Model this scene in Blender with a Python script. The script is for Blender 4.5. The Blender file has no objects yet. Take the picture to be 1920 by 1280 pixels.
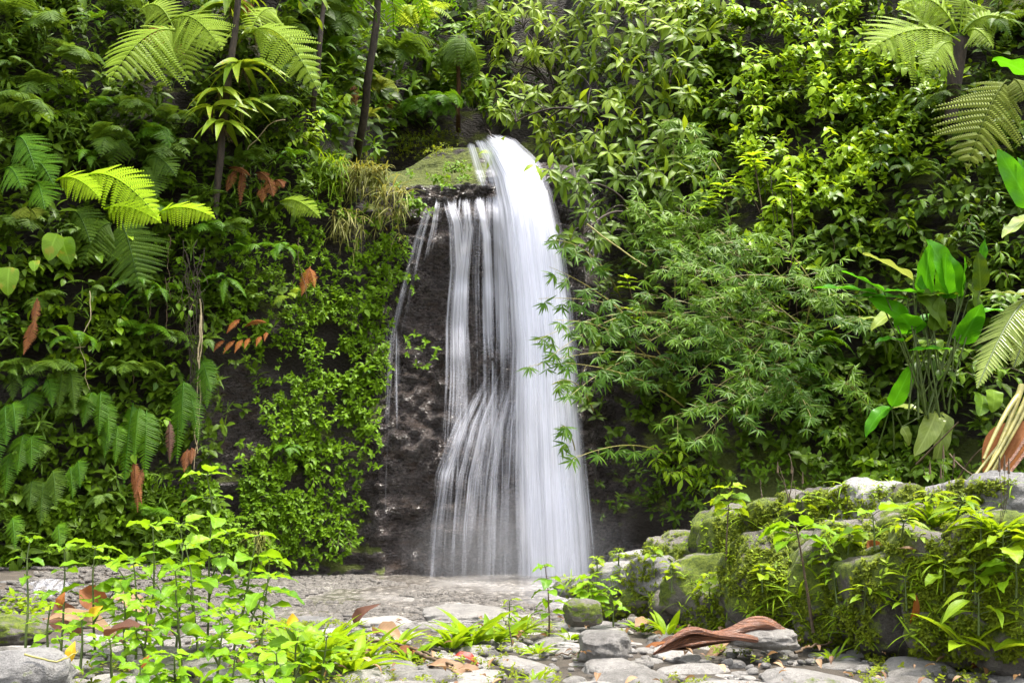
import bpy, math, zlib
import numpy as np
from mathutils import Vector

# ------------------------------------------------------------------ basics
scene = bpy.context.scene
COL = scene.collection
FPX, HY, CZ = 1884.0, 956.0, 1.3          # focal length in photo pixels, horizon row, eye height
A = np.array


def P(px, py, d):
    return A([(px - 960) / FPX * d, d, CZ + (HY - py) / FPX * d])


def rng_of(*key):
    return np.random.RandomState(zlib.crc32(repr(key).encode()) & 0x7fffffff)


def ss(a, b, t):
    u = np.clip((np.asarray(t, float) - a) / (b - a), 0, 1)
    return u * u * (3 - 2 * u)


def nrm(v):
    v = np.asarray(v, float)
    return v / np.maximum(np.linalg.norm(v, axis=-1, keepdims=True), 1e-9)


def _hash(ix, iy, iz, seed):
    h = (ix * 374761393 + iy * 668265263 + iz * 2147483647 + seed * 144665) & 0xffffffff
    h = ((h ^ (h >> 13)) * 1274126177) & 0xffffffff
    return ((h ^ (h >> 16)) & 0xffff) / 65535.0


def vnoise(p, seed=0):
    p = np.asarray(p, float)
    i = np.floor(p).astype(np.int64)
    f = p - i
    f = f * f * (3 - 2 * f)
    r = 0
    for dx in (0, 1):
        for dy in (0, 1):
            for dz in (0, 1):
                w = (f[..., 0] if dx else 1 - f[..., 0]) * (f[..., 1] if dy else 1 - f[..., 1]) * (f[..., 2] if dz else 1 - f[..., 2])
                r = r + w * _hash(i[..., 0] + dx, i[..., 1] + dy, i[..., 2] + dz, seed)
    return r


def fbm(p, seed=0, octv=4):
    p = np.asarray(p, float)
    r, a, s = 0, 0.5, 0
    for k in range(octv):
        r = r + a * vnoise(p * 2 ** k, seed + k * 7)
        s += a
        a *= 0.5
    return r / s


# ------------------------------------------------------------------ terrain shape: cliff y = F(x, z), ground z = G(x, y)
def F(x, z):
    x = np.asarray(x, float)
    z = np.asarray(z, float)
    left = 20 - 0.52 * np.maximum(0, -x - 2.7) + 0.10 * z - 0.25 * ss(3.0, 0.5, z) * ss(-3, -5, x)
    left = left + 0.5 * ss(9.0, 12, z)
    right = 20.3 - 0.60 * np.maximum(0, x - 1.9) + 0.36 * np.maximum(0, z - 1.2) + 0.10 * np.maximum(0, z - 6) \
        - 1.3 * ss(3.0, 0.3, z) * ss(2.6, 4.5, x)
    right = np.maximum(right, 11.5 + 0.3 * z)
    zc = 9.0 + 0.55 * ss(-2.7, -1.5, x) * ss(0.5, -0.5, x)
    mid = 20 + 0.05 * z + 0.60 * ss(7.45, 7.75, z) * ss(0.0, -0.35, x) + 1.7 * ss(8.0, zc + 0.2, z) + 5.3 * ss(zc, zc + 0.8, z) \
        + 0.35 * np.maximum(0, z - 10)
    mid = mid - 0.55 * ss(4.3, 2.4, z) * ss(0.5, -1.0, x) + 0.25 * ss(4.2, 5.2, z) * ss(7.2, 6.0, z) * ss(0.4, -0.4, x)
    bl = -2.9 - 0.95 * ss(8.0, 8.6, z)
    wl = 1 - ss(bl - 0.45, bl + 0.45, x)
    br = 1.75 - 0.45 * ss(8.2, 9.2, z) + 0.1 * np.maximum(0, z - 9.5)
    wr = ss(br - 0.4, br + 0.5, x)
    return left * wl + right * wr + mid * (1 - wl) * (1 - wr)


def hit(px, py, lo=11.0):
    """first distance along the sight line at which the smooth cliff surface is met"""
    px = np.asarray(px, float)
    py = np.asarray(py, float)
    sh = np.broadcast(px, py).shape
    d = np.full(sh, 11.0)
    done = np.zeros(sh, bool)
    for k in range(260):
        x = (px - 960) / FPX * d
        z = CZ + (HY - py) / FPX * d
        ok = d >= F(x, z)
        done |= ok
        d = np.where(done, d, d + 0.09)
    return d


def H(px, py, off=0.0):
    d = float(hit(px, py)) - off
    return P(px, py, d)


WA, WB = A([1.0, 11.4]), A([4.0, 6.0])    # foot line of the boulder wall


def wall_side(x, y):
    t = (WB - WA) / np.linalg.norm(WB - WA)
    n = A([-t[1], t[0]])                  # points to the back / right
    return (np.asarray(x) - WA[0]) * n[0] + (np.asarray(y) - WA[1]) * n[1]


def G(x, y):
    x = np.asarray(x, float)
    y = np.asarray(y, float)
    g = 0.30 * ss(12.2, 8.8, y) - 0.10 * ss(11.5, 13.5, y) - 0.05
    g = g + 0.14 * ss(-1.0, -2.2, x) * ss(8.5, 6.0, y)
    s = wall_side(x, y)
    g = g + 0.72 * ss(0.2, 0.9, s) * ss(0.9, 3.2, x) * ss(13.5, 10.0, y)
    g = g + 0.5 * ss(4.0, 7.0, x) * ss(9.0, 13.0, y)
    g = g + 0.5 * ss(-3.4, -6.5, x) * ss(10.0, 14.0, y)
    return g


# ------------------------------------------------------------------ mesh collecting
class Tpl:
    def __init__(s, v, f, uv):
        s.v, s.f, s.uv = np.asarray(v, float), np.asarray(f, int), np.asarray(uv, float)


def leaf_tpl(prof, w, rows=5, cols=2, fold=0.25, droop=0.25, wave=0.0, serr=0.0, twist=0.0):
    """a leaf lying along +y (length 1) with its upper side to +z; prof(t) in 0..1 is the outline"""
    v, uv = [], []
    for r in range(rows + 1):
        t = r / rows
        hw = w * max(prof(t), 0.012) * (1 + (serr if r % 2 else -serr))
        for c in range(cols + 1):
            u = -1 + 2 * c / cols
            z = fold * abs(u) * hw - droop * t * t + wave * math.sin(t * 17 + 2.0 * u) * abs(u) * w
            v.append((u * hw, t - 0.35 * droop * t * t, z + twist * u * hw * t))
            uv.append((c / cols, t))
    f = []
    n = cols + 1
    for r in range(rows):
        for c in range(cols):
            a = r * n + c
            f.append((a, a + 1, a + n + 1, a + n))
    return Tpl(v, f, uv)


def frames(d, n, sx=1.0, sy=1.0, sz=1.0):
    y = nrm(d)
    x = np.cross(y, n)
    bad = np.linalg.norm(x, axis=-1) < 1e-4
    if np.any(bad):
        x = np.where(bad[..., None], np.cross(y, A([0.3, 1, 0.2])), x)
    x = nrm(x)
    z = np.cross(x, y)
    sx, sy, sz = (np.asarray(q, float)[..., None] if np.ndim(q) else q for q in (sx, sy, sz))
    return np.stack([x * sx, y * sy, z * sz], axis=-1)


class Buf:
    def __init__(s):
        s.V, s.F, s.U, s.T, s.n = [], [], [], [], 0

    def add(s, v, f, uv=None, t=0.5):
        v = np.asarray(v, float)
        s.V.append(v)
        s.F.append(np.asarray(f, int) + s.n)
        s.U.append(np.zeros((len(v), 2)) if uv is None else np.asarray(uv, float))
        s.T.append(np.broadcast_to(np.asarray(t, float), (len(v),)).copy())
        s.n += len(v)

    def inst(s, tpl, R, pos, t=0.5):
        k, m = len(pos), len(tpl.v)
        if k == 0:
            return
        V = np.einsum('kij,mj->kmi', R, tpl.v) + np.asarray(pos)[:, None]
        f = tpl.f[None] + (np.arange(k) * m)[:, None, None]
        s.add(V.reshape(-1, 3), f.reshape(-1, 4), np.tile(tpl.uv, (k, 1)), np.repeat(np.broadcast_to(np.asarray(t, float), (k,)), m))

    def tube(s, pts, r0, r1=None, seg=5, t=0.5):
        pts = np.asarray(pts, float)
        r1 = r0 if r1 is None else r1
        n = len(pts)
        T = nrm(np.gradient(pts, axis=0))
        ref = A([0.31, 0.17, 0.93]) if abs(T[0][2]) < 0.9 else A([0.9, 0.3, 0.1])
        X = nrm(np.cross(T, ref))
        Y = np.cross(T, X)
        rad = np.linspace(r0, r1, n)
        a = np.linspace(0, 2 * math.pi, seg, endpoint=False)
        V = pts[:, None] + rad[:, None, None] * (np.cos(a)[None, :, None] * X[:, None] + np.sin(a)[None, :, None] * Y[:, None])
        f = []
        for i in range(n - 1):
            for j in range(seg):
                b = i * seg
                f.append((b + j, b + (j + 1) % seg, b + seg + (j + 1) % seg, b + seg + j))
        uv = np.stack([np.tile(np.arange(seg) / seg, n), np.repeat(np.linspace(0, 1, n), seg)], -1)
        s.add(V.reshape(-1, 3), f, uv, t)

    def mesh(s, name):
        V = np.concatenate(s.V)
        Fc = np.concatenate(s.F)
        U = np.concatenate(s.U)
        T = np.concatenate(s.T)
        me = bpy.data.meshes.new(name)
        nf = len(Fc)
        me.vertices.add(len(V))
        me.vertices.foreach_set('co', V.astype(np.float32).ravel())
        me.loops.add(nf * 4)
        me.loops.foreach_set('vertex_index', Fc.astype(np.int32).ravel())
        me.polygons.add(nf)
        me.polygons.foreach_set('loop_start', np.arange(0, nf * 4, 4, dtype=np.int32))
        me.polygons.foreach_set('use_smooth', np.ones(nf, bool))
        uvl = me.uv_layers.new(name='UVMap')
        uvl.data.foreach_set('uv', U[Fc.ravel()].astype(np.float32).ravel())
        at = me.attributes.new('tint', 'FLOAT', 'POINT')
        at.data.foreach_set('value', T.astype(np.float32))
        me.update()
        me.validate()
        return me

    def build(s, name, mat, parent=None, loc=None):
        me = s.mesh(name)
        me.materials.append(mat)
        o = bpy.data.objects.new(name, me)
        COL.objects.link(o)
        if parent is not None:
            o.parent = parent
        if loc is not None:
            o.location = loc
        return o


def tag(o, label=None, cat=None, group=None, kind=None):
    if label:
        assert 4 <= len(label.replace('-', ' ').split()) <= 20, label
        o['label'] = label
    if cat:
        o['category'] = cat
    if group:
        o['group'] = group
    if kind:
        o['kind'] = kind
    return o


def thing(name, label, cat, loc, group=None):
    o = bpy.data.objects.new(name, None)
    o.empty_display_size = 0.1
    COL.objects.link(o)
    o.location = loc
    return tag(o, label, cat, group)


def arc(p0, p1, lift=0.2, n=10, up=A([0, 0, 1.0])):
    """a curve from p0 to p1 that rises by lift above the chord, highest before the middle"""
    t = np.linspace(0, 1, n)[:, None]
    p0, p1 = A(p0), A(p1)
    return p0 + (p1 - p0) * t + up * lift * 4 * (t * (1 - t)) * (1.15 - 0.3 * t)


def at_curve(c, t):
    k = np.clip(np.asarray(t) * (len(c) - 1), 0, len(c) - 1.001)
    i = k.astype(int)
    f = (k - i)[..., None]
    return c[i] * (1 - f) + c[i + 1] * f


# ------------------------------------------------------------------ materials
def mat_new(name):
    m = bpy.data.materials.new(name)
    m.use_nodes = True
    nt = m.node_tree
    nt.nodes.clear()
    out = nt.nodes.new('ShaderNodeOutputMaterial')
    return m, nt, out


def N(nt, typ, **kw):
    n = nt.nodes.new(typ)
    for k, v in kw.items():
        if k in n.inputs:
            n.inputs[k].default_value = v
        else:
            setattr(n, k, v)
    return n


def mixc(nt, fac, a, b):
    n = nt.nodes.new('ShaderNodeMix')
    n.data_type = 'RGBA'
    for sock, val in ((n.inputs[0], fac), (n.inputs[6], a), (n.inputs[7], b)):
        if isinstance(val, bpy.types.NodeSocket):
            nt.links.new(val, sock)
        elif isinstance(val, (tuple, list)):
            sock.default_value = (*val, 1)
        else:
            sock.default_value = val
    return n.outputs[2]


def math_n(nt, op, a, b=0.0, clamp=False, c=None):
    n = nt.nodes.new('ShaderNodeMath')
    n.operation = op
    n.use_clamp = clamp
    vals = (a, b) if c is None else (a, b, c)
    for i, v in enumerate(vals):
        if isinstance(v, bpy.types.NodeSocket):
            nt.links.new(v, n.inputs[i])
        else:
            n.inputs[i].default_value = v
    return n.outputs[0]


def ramp(nt, fac, lo, hi):
    n = nt.nodes.new('ShaderNodeMapRange')
    n.clamp = True
    nt.links.new(fac, n.inputs[0])
    n.inputs[1].default_value = lo
    n.inputs[2].default_value = hi
    return n.outputs[0]


def leaf_mat(name, c0, c1, rough=0.42, trans=0.35, vein=0.35, spot=None, spot_at=0.62, spec=0.5, vary=0.35):
    c0 = (c0[0] * 1.4, c0[1] * 1.15, c0[2] * 0.5) if c0[1] > c0[0] else c0
    c1 = (c1[0] * 1.18, c1[1] * 1.08, c1[2] * 0.5) if c1[1] > c1[0] else c1
    m, nt, out = mat_new(name)
    at = N(nt, 'ShaderNodeAttribute', attribute_name='tint')
    oi = N(nt, 'ShaderNodeObjectInfo')
    r = math_n(nt, 'MULTIPLY_ADD', oi.outputs['Random'], vary, c=-vary / 2)
    tc = N(nt, 'ShaderNodeTexCoord')
    nz = N(nt, 'ShaderNodeTexNoise', Scale=9.0, Detail=2.0)
    nt.links.new(tc.outputs['Object'], nz.inputs['Vector'])
    f = math_n(nt, 'ADD', at.outputs['Fac'], r)
    f = math_n(nt, 'ADD', f, math_n(nt, 'MULTIPLY_ADD', nz.outputs['Fac'], 0.5, c=-0.25), clamp=True)
    col = mixc(nt, f, c0, c1)
    sep = N(nt, 'ShaderNodeSeparateXYZ')
    nt.links.new(tc.outputs['UV'], sep.inputs[0])
    if vein:
        u = math_n(nt, 'ABSOLUTE', math_n(nt, 'SUBTRACT', sep.outputs['X'], 0.5))
        mid = ramp(nt, u, 0.055, 0.015)
        side = math_n(nt, 'SINE', math_n(nt, 'MULTIPLY', math_n(nt, 'SUBTRACT', sep.outputs['Y'], math_n(nt, 'MULTIPLY', u, 0.55)), 62.0))
        side = math_n(nt, 'MULTIPLY', ramp(nt, side, 0.75, 1.0), 0.4)
        vv = math_n(nt, 'MULTIPLY', math_n(nt, 'MAXIMUM', mid, side), vein)
        col = mixc(nt, vv, col, tuple(min(1, 1.5 * x + 0.03) for x in c1))
    if spot:
        nz2 = N(nt, 'ShaderNodeTexNoise', Scale=6.0, Detail=3.0)
        nt.links.new(tc.outputs['Object'], nz2.inputs['Vector'])
        col = mixc(nt, ramp(nt, nz2.outputs['Fac'], spot_at, spot_at + 0.08), col, spot)
    b = N(nt, 'ShaderNodeBsdfPrincipled', Roughness=rough)
    b.inputs['Specular IOR Level'].default_value = spec * 0.45
    nt.links.new(col, b.inputs['Base Color'])
    bm = N(nt, 'ShaderNodeBump', Strength=0.25, Distance=0.01)
    nzb = N(nt, 'ShaderNodeTexNoise', Scale=40.0, Detail=2.0)
    nt.links.new(tc.outputs['Object'], nzb.inputs['Vector'])
    nt.links.new(nzb.outputs['Fac'], bm.inputs['Height'])
    nt.links.new(bm.outputs[0], b.inputs['Normal'])
    tl = N(nt, 'ShaderNodeBsdfTranslucent')
    tcol = mixc(nt, 0.35, col, tuple(min(1.0, q * k) for q, k in zip(c1, (1.9, 1.5, 0.7))))
    nt.links.new(tcol, tl.inputs['Color'])
    mx = N(nt, 'ShaderNodeMixShader', Fac=trans)
    nt.links.new(b.outputs[0], mx.inputs[1])
    nt.links.new(tl.outputs[0], mx.inputs[2])
    nt.links.new(mx.outputs[0], out.inputs[0])
    return m


def plain_mat(name, c0, c1, rough=0.7, scale=6.0, bump=0.4, spec=0.4, stretch=(1, 1, 1)):
    m, nt, out = mat_new(name)
    tc = N(nt, 'ShaderNodeTexCoord')
    mp = N(nt, 'ShaderNodeMapping')
    mp.inputs['Scale'].default_value = stretch
    nt.links.new(tc.outputs['Object'], mp.inputs[0])
    nz = N(nt, 'ShaderNodeTexNoise', Scale=scale, Detail=6.0, Roughness=0.65)
    nt.links.new(mp.outputs[0], nz.inputs['Vector'])
    col = mixc(nt, ramp(nt, nz.outputs['Fac'], 0.3, 0.7), c0, c1)
    b = N(nt, 'ShaderNodeBsdfPrincipled', Roughness=rough)
    b.inputs['Specular IOR Level'].default_value = spec
    nt.links.new(col, b.inputs['Base Color'])
    bm = N(nt, 'ShaderNodeBump', Strength=bump, Distance=0.03)
    nt.links.new(nz.outputs['Fac'], bm.inputs['Height'])
    nt.links.new(bm.outputs[0], b.inputs['Normal'])
    nt.links.new(b.outputs[0], out.inputs[0])
    return m


def cliff_mat():
    """wet dark rock, brown earth and moss; the attribute 'tint' says how bare and wet the rock is there"""
    m, nt, out = mat_new('cliff_rock')
    tc = N(nt, 'ShaderNodeTexCoord')
    at = N(nt, 'ShaderNodeAttribute', attribute_name='tint')
    n1 = N(nt, 'ShaderNodeTexNoise', Scale=2.2, Detail=8.0, Roughness=0.65)
    n2 = N(nt, 'ShaderNodeTexNoise', Scale=12.0, Detail=10.0, Roughness=0.75)
    vo = N(nt, 'ShaderNodeTexVoronoi', Scale=11.0)
    mp = N(nt, 'ShaderNodeMapping')
    mp.inputs['Scale'].default_value = (1.0, 1.0, 1.9)
    nt.links.new(tc.outputs['Object'], mp.inputs[0])
    for q in (n1, n2, vo):
        nt.links.new(mp.outputs[0], q.inputs['Vector'])
    rock = mixc(nt, ramp(nt, n2.outputs['Fac'], 0.35, 0.7), (0.015, 0.0115, 0.010), (0.17, 0.14, 0.13))
    rock = mixc(nt, math_n(nt, 'MULTIPLY', ramp(nt, n1.outputs['Fac'], 0.5, 0.65), 0.6), rock, (0.07, 0.045, 0.03))
    earth = mixc(nt, n2.outputs['Fac'], (0.008, 0.006, 0.004), (0.04, 0.027, 0.016))
    col = mixc(nt, ramp(nt, at.outputs['Fac'], 0.15, 0.45), earth, rock)
    geo = N(nt, 'ShaderNodeNewGeometry')
    sep = N(nt, 'ShaderNodeSeparateXYZ')
    nt.links.new(geo.outputs['Normal'], sep.inputs[0])
    mo = math_n(nt, 'ADD', math_n(nt, 'MULTIPLY', sep.outputs['Z'], 0.9), math_n(nt, 'MULTIPLY_ADD', n1.outputs['Fac'], 1.6, c=-0.8))
    mo = math_n(nt, 'SUBTRACT', mo, ramp(nt, at.outputs['Fac'], 0.75, 1.0))
    mcol = mixc(nt, n2.outputs['Fac'], (0.03, 0.045, 0.006), (0.16, 0.19, 0.02))
    col = mixc(nt, ramp(nt, mo, 0.34, 0.55), col, mcol)
    b = N(nt, 'ShaderNodeBsdfPrincipled')
    nt.links.new(col, b.inputs['Base Color'])
    rg = math_n(nt, 'MULTIPLY_ADD', ramp(nt, at.outputs['Fac'], 0.2, 0.7), -0.60, c=0.78)
    rg = math_n(nt, 'ADD', rg, math_n(nt, 'MULTIPLY', ramp(nt, mo, 0.34, 0.55), 0.4), clamp=True)
    nt.links.new(rg, b.inputs['Roughness'])
    hgt = math_n(nt, 'ADD', n2.outputs['Fac'], math_n(nt, 'MULTIPLY', vo.outputs['Distance'], 0.5))
    bm = N(nt, 'ShaderNodeBump', Strength=1.0, Distance=0.16)
    nt.links.new(hgt, bm.inputs['Height'])
    nt.links.new(bm.outputs[0], b.inputs['Normal'])
    nt.links.new(b.outputs[0], out.inputs[0])
    return m


def stone_mat(name, c0, c1, moss=0.0, rough=0.6, wet=0.0):
    m, nt, out = mat_new(name)
    tc = N(nt, 'ShaderNodeTexCoord')
    geo = N(nt, 'ShaderNodeNewGeometry')
    oi = N(nt, 'ShaderNodeObjectInfo')
    n1 = N(nt, 'ShaderNodeTexNoise', Scale=3.5, Detail=6.0, Roughness=0.6)
    n2 = N(nt, 'ShaderNodeTexNoise', Scale=22.0, Detail=8.0, Roughness=0.78)
    n3 = N(nt, 'ShaderNodeTexNoise', Scale=110.0, Detail=3.0, Roughness=0.7)
    for q in (n1, n2, n3):
        nt.links.new(geo.outputs['Position'], q.inputs['Vector'])
    f = math_n(nt, 'ADD', math_n(nt, 'MULTIPLY', n1.outputs['Fac'], 0.5), math_n(nt, 'MULTIPLY', n2.outputs['Fac'], 0.6))
    f = math_n(nt, 'ADD', f, math_n(nt, 'MULTIPLY_ADD', oi.outputs['Random'], 0.3, c=-0.18))
    col = mixc(nt, ramp(nt, f, 0.3, 0.75), c0, c1)
    col = mixc(nt, math_n(nt, 'MULTIPLY', ramp(nt, n3.outputs['Fac'], 0.56, 0.66), 0.6), col, tuple(q * 0.4 for q in c0))
    col = mixc(nt, math_n(nt, 'MULTIPLY', ramp(nt, n1.outputs['Fac'], 0.6, 0.75), 0.45), col, (0.20, 0.13, 0.08))
    b = N(nt, 'ShaderNodeBsdfPrincipled')
    rg = math_n(nt, 'MULTIPLY_ADD', n2.outputs['Fac'], 0.4, c=rough - 0.2)
    if moss:
        sep = N(nt, 'ShaderNodeSeparateXYZ')
        nt.links.new(geo.outputs['Normal'], sep.inputs[0])
        n4 = N(nt, 'ShaderNodeTexNoise', Scale=2.6, Detail=5.0, Roughness=0.65)
        nt.links.new(geo.outputs['Position'], n4.inputs['Vector'])
        mo = math_n(nt, 'ADD', n4.outputs['Fac'], math_n(nt, 'MULTIPLY', n2.outputs['Fac'], 0.25))
        mo = math_n(nt, 'ADD', mo, math_n(nt, 'MULTIPLY', math_n(nt, 'ABSOLUTE', math_n(nt, 'SUBTRACT', sep.outputs['Z'], 0.35)), -0.28))
        mk = ramp(nt, mo, 0.78 - moss * 0.45, 0.86 - moss * 0.45)
        mcol = mixc(nt, ramp(nt, n2.outputs['Fac'], 0.35, 0.65), (0.035, 0.06, 0.006), (0.19, 0.24, 0.02))
        col = mixc(nt, mk, col, mcol)
        rg = math_n(nt, 'ADD', rg, math_n(nt, 'MULTIPLY', mk, 0.4), clamp=True)
    nt.links.new(col, b.inputs['Base Color'])
    nt.links.new(rg, b.inputs['Roughness'])
    bm = N(nt, 'ShaderNodeBump', Strength=1.0, Distance=0.06)
    nt.links.new(math_n(nt, 'ADD', n2.outputs['Fac'], math_n(nt, 'MULTIPLY', n3.outputs['Fac'], 0.4)), bm.inputs['Height'])
    nt.links.new(bm.outputs[0], b.inputs['Normal'])
    nt.links.new(b.outputs[0], out.inputs[0])
    return m


def veil_mat():
    """falling water: white streaks that let the rock show through between them; 'tint' is how much water falls there"""
    m, nt, out = mat_new('falling_water')
    tc = N(nt, 'ShaderNodeTexCoord')
    at = N(nt, 'ShaderNodeAttribute', attribute_name='tint')
    def streak(sx, sy, det):
        mp = N(nt, 'ShaderNodeMapping')
        mp.inputs['Scale'].default_value = (sx, sy, 1)
        nt.links.new(tc.outputs['UV'], mp.inputs[0])
        nz = N(nt, 'ShaderNodeTexNoise', Scale=1.0, Detail=det, Roughness=0.6)
        nz.noise_dimensions = '2D'
        nt.links.new(mp.outputs[0], nz.inputs['Vector'])
        return nz.outputs['Fac']
    a = streak(9.0, 0.16, 5.0)
    b2 = streak(2.6, 0.5, 3.0)
    c3 = streak(34.0, 0.10, 2.0)
    s = math_n(nt, 'ADD', math_n(nt, 'MULTIPLY', a, 0.5), math_n(nt, 'MULTIPLY', b2, 0.2))
    s = math_n(nt, 'ADD', s, math_n(nt, 'MULTIPLY', c3, 0.3))
    s = ramp(nt, s, 0.27, 0.73)
    al = math_n(nt, 'SUBTRACT', s, math_n(nt, 'SUBTRACT', 1.0, math_n(nt, 'MULTIPLY', at.outputs['Fac'], 1.9)))
    al = ramp(nt, al, 0.0, 1.0)
    al = math_n(nt, 'MULTIPLY', al, 0.93)
    df = N(nt, 'ShaderNodeBsdfDiffuse')
    df.inputs['Color'].default_value = (0.84, 0.845, 0.93, 1)
    tl = N(nt, 'ShaderNodeBsdfTranslucent')
    tl.inputs['Color'].default_value = (0.84, 0.845, 0.93, 1)
    bm = N(nt, 'ShaderNodeBump', Strength=0.6, Distance=0.06)
    nt.links.new(s, bm.inputs['Height'])
    nt.links.new(bm.outputs[0], df.inputs['Normal'])
    mx = N(nt, 'ShaderNodeMixShader', Fac=0.35)
    nt.links.new(df.outputs[0], mx.inputs[1])
    nt.links.new(tl.outputs[0], mx.inputs[2])
    tr = N(nt, 'ShaderNodeBsdfTransparent')
    m2 = N(nt, 'ShaderNodeMixShader')
    nt.links.new(al, m2.inputs[0])
    nt.links.new(tr.outputs[0], m2.inputs[1])
    nt.links.new(mx.outputs[0], m2.inputs[2])
    nt.links.new(m2.outputs[0], out.inputs[0])
    return m


M = {}
M['cliff'] = cliff_mat()
M['veil'] = veil_mat()
M['cobble'] = stone_mat('cobble_stone', (0.12, 0.11, 0.10), (0.54, 0.505, 0.47), moss=0.3, rough=0.5)
M['boulder'] = stone_mat('mossy_boulder', (0.045, 0.036, 0.026), (0.24, 0.215, 0.185), moss=0.72, rough=0.7)
M['boulder_bare'] = stone_mat('bare_boulder', (0.11, 0.104, 0.10), (0.46, 0.44, 0.42), moss=0.36, rough=0.6)
M['soil'] = stone_mat('bank_soil', (0.03, 0.022, 0.014), (0.12, 0.095, 0.07), moss=0.35, rough=0.8)
M['gravel'] = stone_mat('wet_gravel', (0.10, 0.088, 0.076), (0.44, 0.40, 0.36), rough=0.3)
M['bark'] = plain_mat('dark_bark', (0.012, 0.009, 0.007), (0.06, 0.042, 0.03), 0.85, 14, 0.9, stretch=(1, 1, 0.35))
M['bark_red'] = plain_mat('reddish_fibre', (0.03, 0.014, 0.008), (0.15, 0.07, 0.035), 0.9, 18, 0.9, stretch=(1, 1, 0.25))
M['stem'] = plain_mat('green_stem', (0.03, 0.045, 0.008), (0.09, 0.13, 0.02), 0.5, 10, 0.2)
M['stem_brown'] = plain_mat('woody_stem', (0.03, 0.02, 0.012), (0.11, 0.075, 0.04), 0.7, 14, 0.4)
M['vine'] = plain_mat('hanging_root', (0.035, 0.022, 0.012), (0.13, 0.085, 0.045), 0.75, 14, 0.4)
M['vine_pale'] = plain_mat('pale_vine', (0.20, 0.16, 0.09), (0.42, 0.34, 0.20), 0.7, 14, 0.4)
M['cane'] = plain_mat('yellow_cane', (0.12, 0.115, 0.025), (0.32, 0.28, 0.08), 0.45, 8, 0.2)
M['herb'] = leaf_mat('herb_leaf', (0.045, 0.145, 0.008), (0.155, 0.31, 0.014), 0.45, 0.42, 0.3, vary=0.7, spot=(0.42, 0.27, 0.015), spot_at=0.66)
M['weed'] = leaf_mat('weed_leaf', (0.06, 0.15, 0.008), (0.20, 0.31, 0.016), 0.45, 0.42, 0.25, spec=0.35)
M['grass'] = leaf_mat('grass_blade', (0.065, 0.16, 0.008), (0.19, 0.32, 0.016), 0.45, 0.45, 0.2, spec=0.35)
M['grass_dry'] = leaf_mat('hanging_grass', (0.07, 0.11, 0.015), (0.26, 0.25, 0.07), 0.55, 0.35, 0.2)
M['creeper'] = leaf_mat('creeper_leaf', (0.022, 0.075, 0.006), (0.11, 0.22, 0.014), 0.48, 0.38, 0.25, spec=0.35)
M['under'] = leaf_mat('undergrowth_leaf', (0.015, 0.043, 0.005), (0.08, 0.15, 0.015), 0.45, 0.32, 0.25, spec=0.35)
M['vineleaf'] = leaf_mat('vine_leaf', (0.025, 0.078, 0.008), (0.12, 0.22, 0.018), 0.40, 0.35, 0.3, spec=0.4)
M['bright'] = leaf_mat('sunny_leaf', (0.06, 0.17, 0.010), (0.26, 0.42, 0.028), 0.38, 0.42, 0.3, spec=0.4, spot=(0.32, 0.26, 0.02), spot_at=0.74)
M['droop'] = leaf_mat('drooping_leaf', (0.04, 0.10, 0.008), (0.20, 0.31, 0.03), 0.45, 0.38, 0.3, spec=0.35, spot=(0.3, 0.19, 0.03), spot_at=0.76)
M['bamboo'] = leaf_mat('bamboo_leaf', (0.025, 0.085, 0.010), (0.12, 0.235, 0.026), 0.45, 0.38, 0.2, spec=0.35)
M['fern'] = leaf_mat('fern_leaf', (0.02, 0.062, 0.010), (0.095, 0.18, 0.03), 0.45, 0.35, 0.1, spec=0.35)
M['fern_light'] = leaf_mat('pale_fern_leaf', (0.12, 0.23, 0.030), (0.25, 0.38, 0.07), 0.5, 0.42, 0.1, spec=0.3)
M['fern_yellow'] = leaf_mat('yellow_fern_leaf', (0.19, 0.38, 0.015), (0.32, 0.50, 0.025), 0.5, 0.45, 0.1, spec=0.3)
M['fern_sword'] = leaf_mat('sword_fern_leaf', (0.02, 0.085, 0.006), (0.09, 0.21, 0.014), 0.42, 0.38, 0.15, spec=0.35)
M['fern_olive'] = leaf_mat('olive_fern_leaf', (0.06, 0.10, 0.02), (0.18, 0.24, 0.06), 0.6, 0.38, 0.1, spec=0.2)
M['dead'] = leaf_mat('dead_frond', (0.09, 0.03, 0.010), (0.26, 0.095, 0.025), 0.7, 0.25, 0.2)
M['dead_orange'] = leaf_mat('orange_frond', (0.15, 0.045, 0.010), (0.36, 0.13, 0.02), 0.7, 0.35, 0.2)
M['dead_dark'] = leaf_mat('dark_dead_leaf', (0.045, 0.02, 0.013), (0.14, 0.06, 0.035), 0.6, 0.2, 0.3)
M['big'] = leaf_mat('large_leaf', (0.02, 0.13, 0.006), (0.07, 0.27, 0.012), 0.32, 0.45, 0.35, vary=0.5)
M['big_pale'] = leaf_mat('pale_large_leaf', (0.10, 0.18, 0.07), (0.26, 0.34, 0.17), 0.2, 0.3, 0.5)
M['aroid'] = leaf_mat('round_leaf', (0.06, 0.17, 0.02), (0.16, 0.30, 0.035), 0.3, 0.4, 0.5, spot=(0.30, 0.30, 0.03), spot_at=0.6)
M['strap'] = leaf_mat('strap_leaf', (0.07, 0.17, 0.02), (0.25, 0.36, 0.05), 0.36, 0.38, 0.3, spot=(0.42, 0.38, 0.04), spot_at=0.64)
M['moss'] = leaf_mat('moss_tuft', (0.04, 0.075, 0.006), (0.17, 0.23, 0.02), 0.7, 0.4, 0)
M['sheath'] = plain_mat('dry_sheath', (0.06, 0.02, 0.012), (0.22, 0.085, 0.035), 0.3, 6, 1.0, 0.5, stretch=(0.8, 9, 9))
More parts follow.
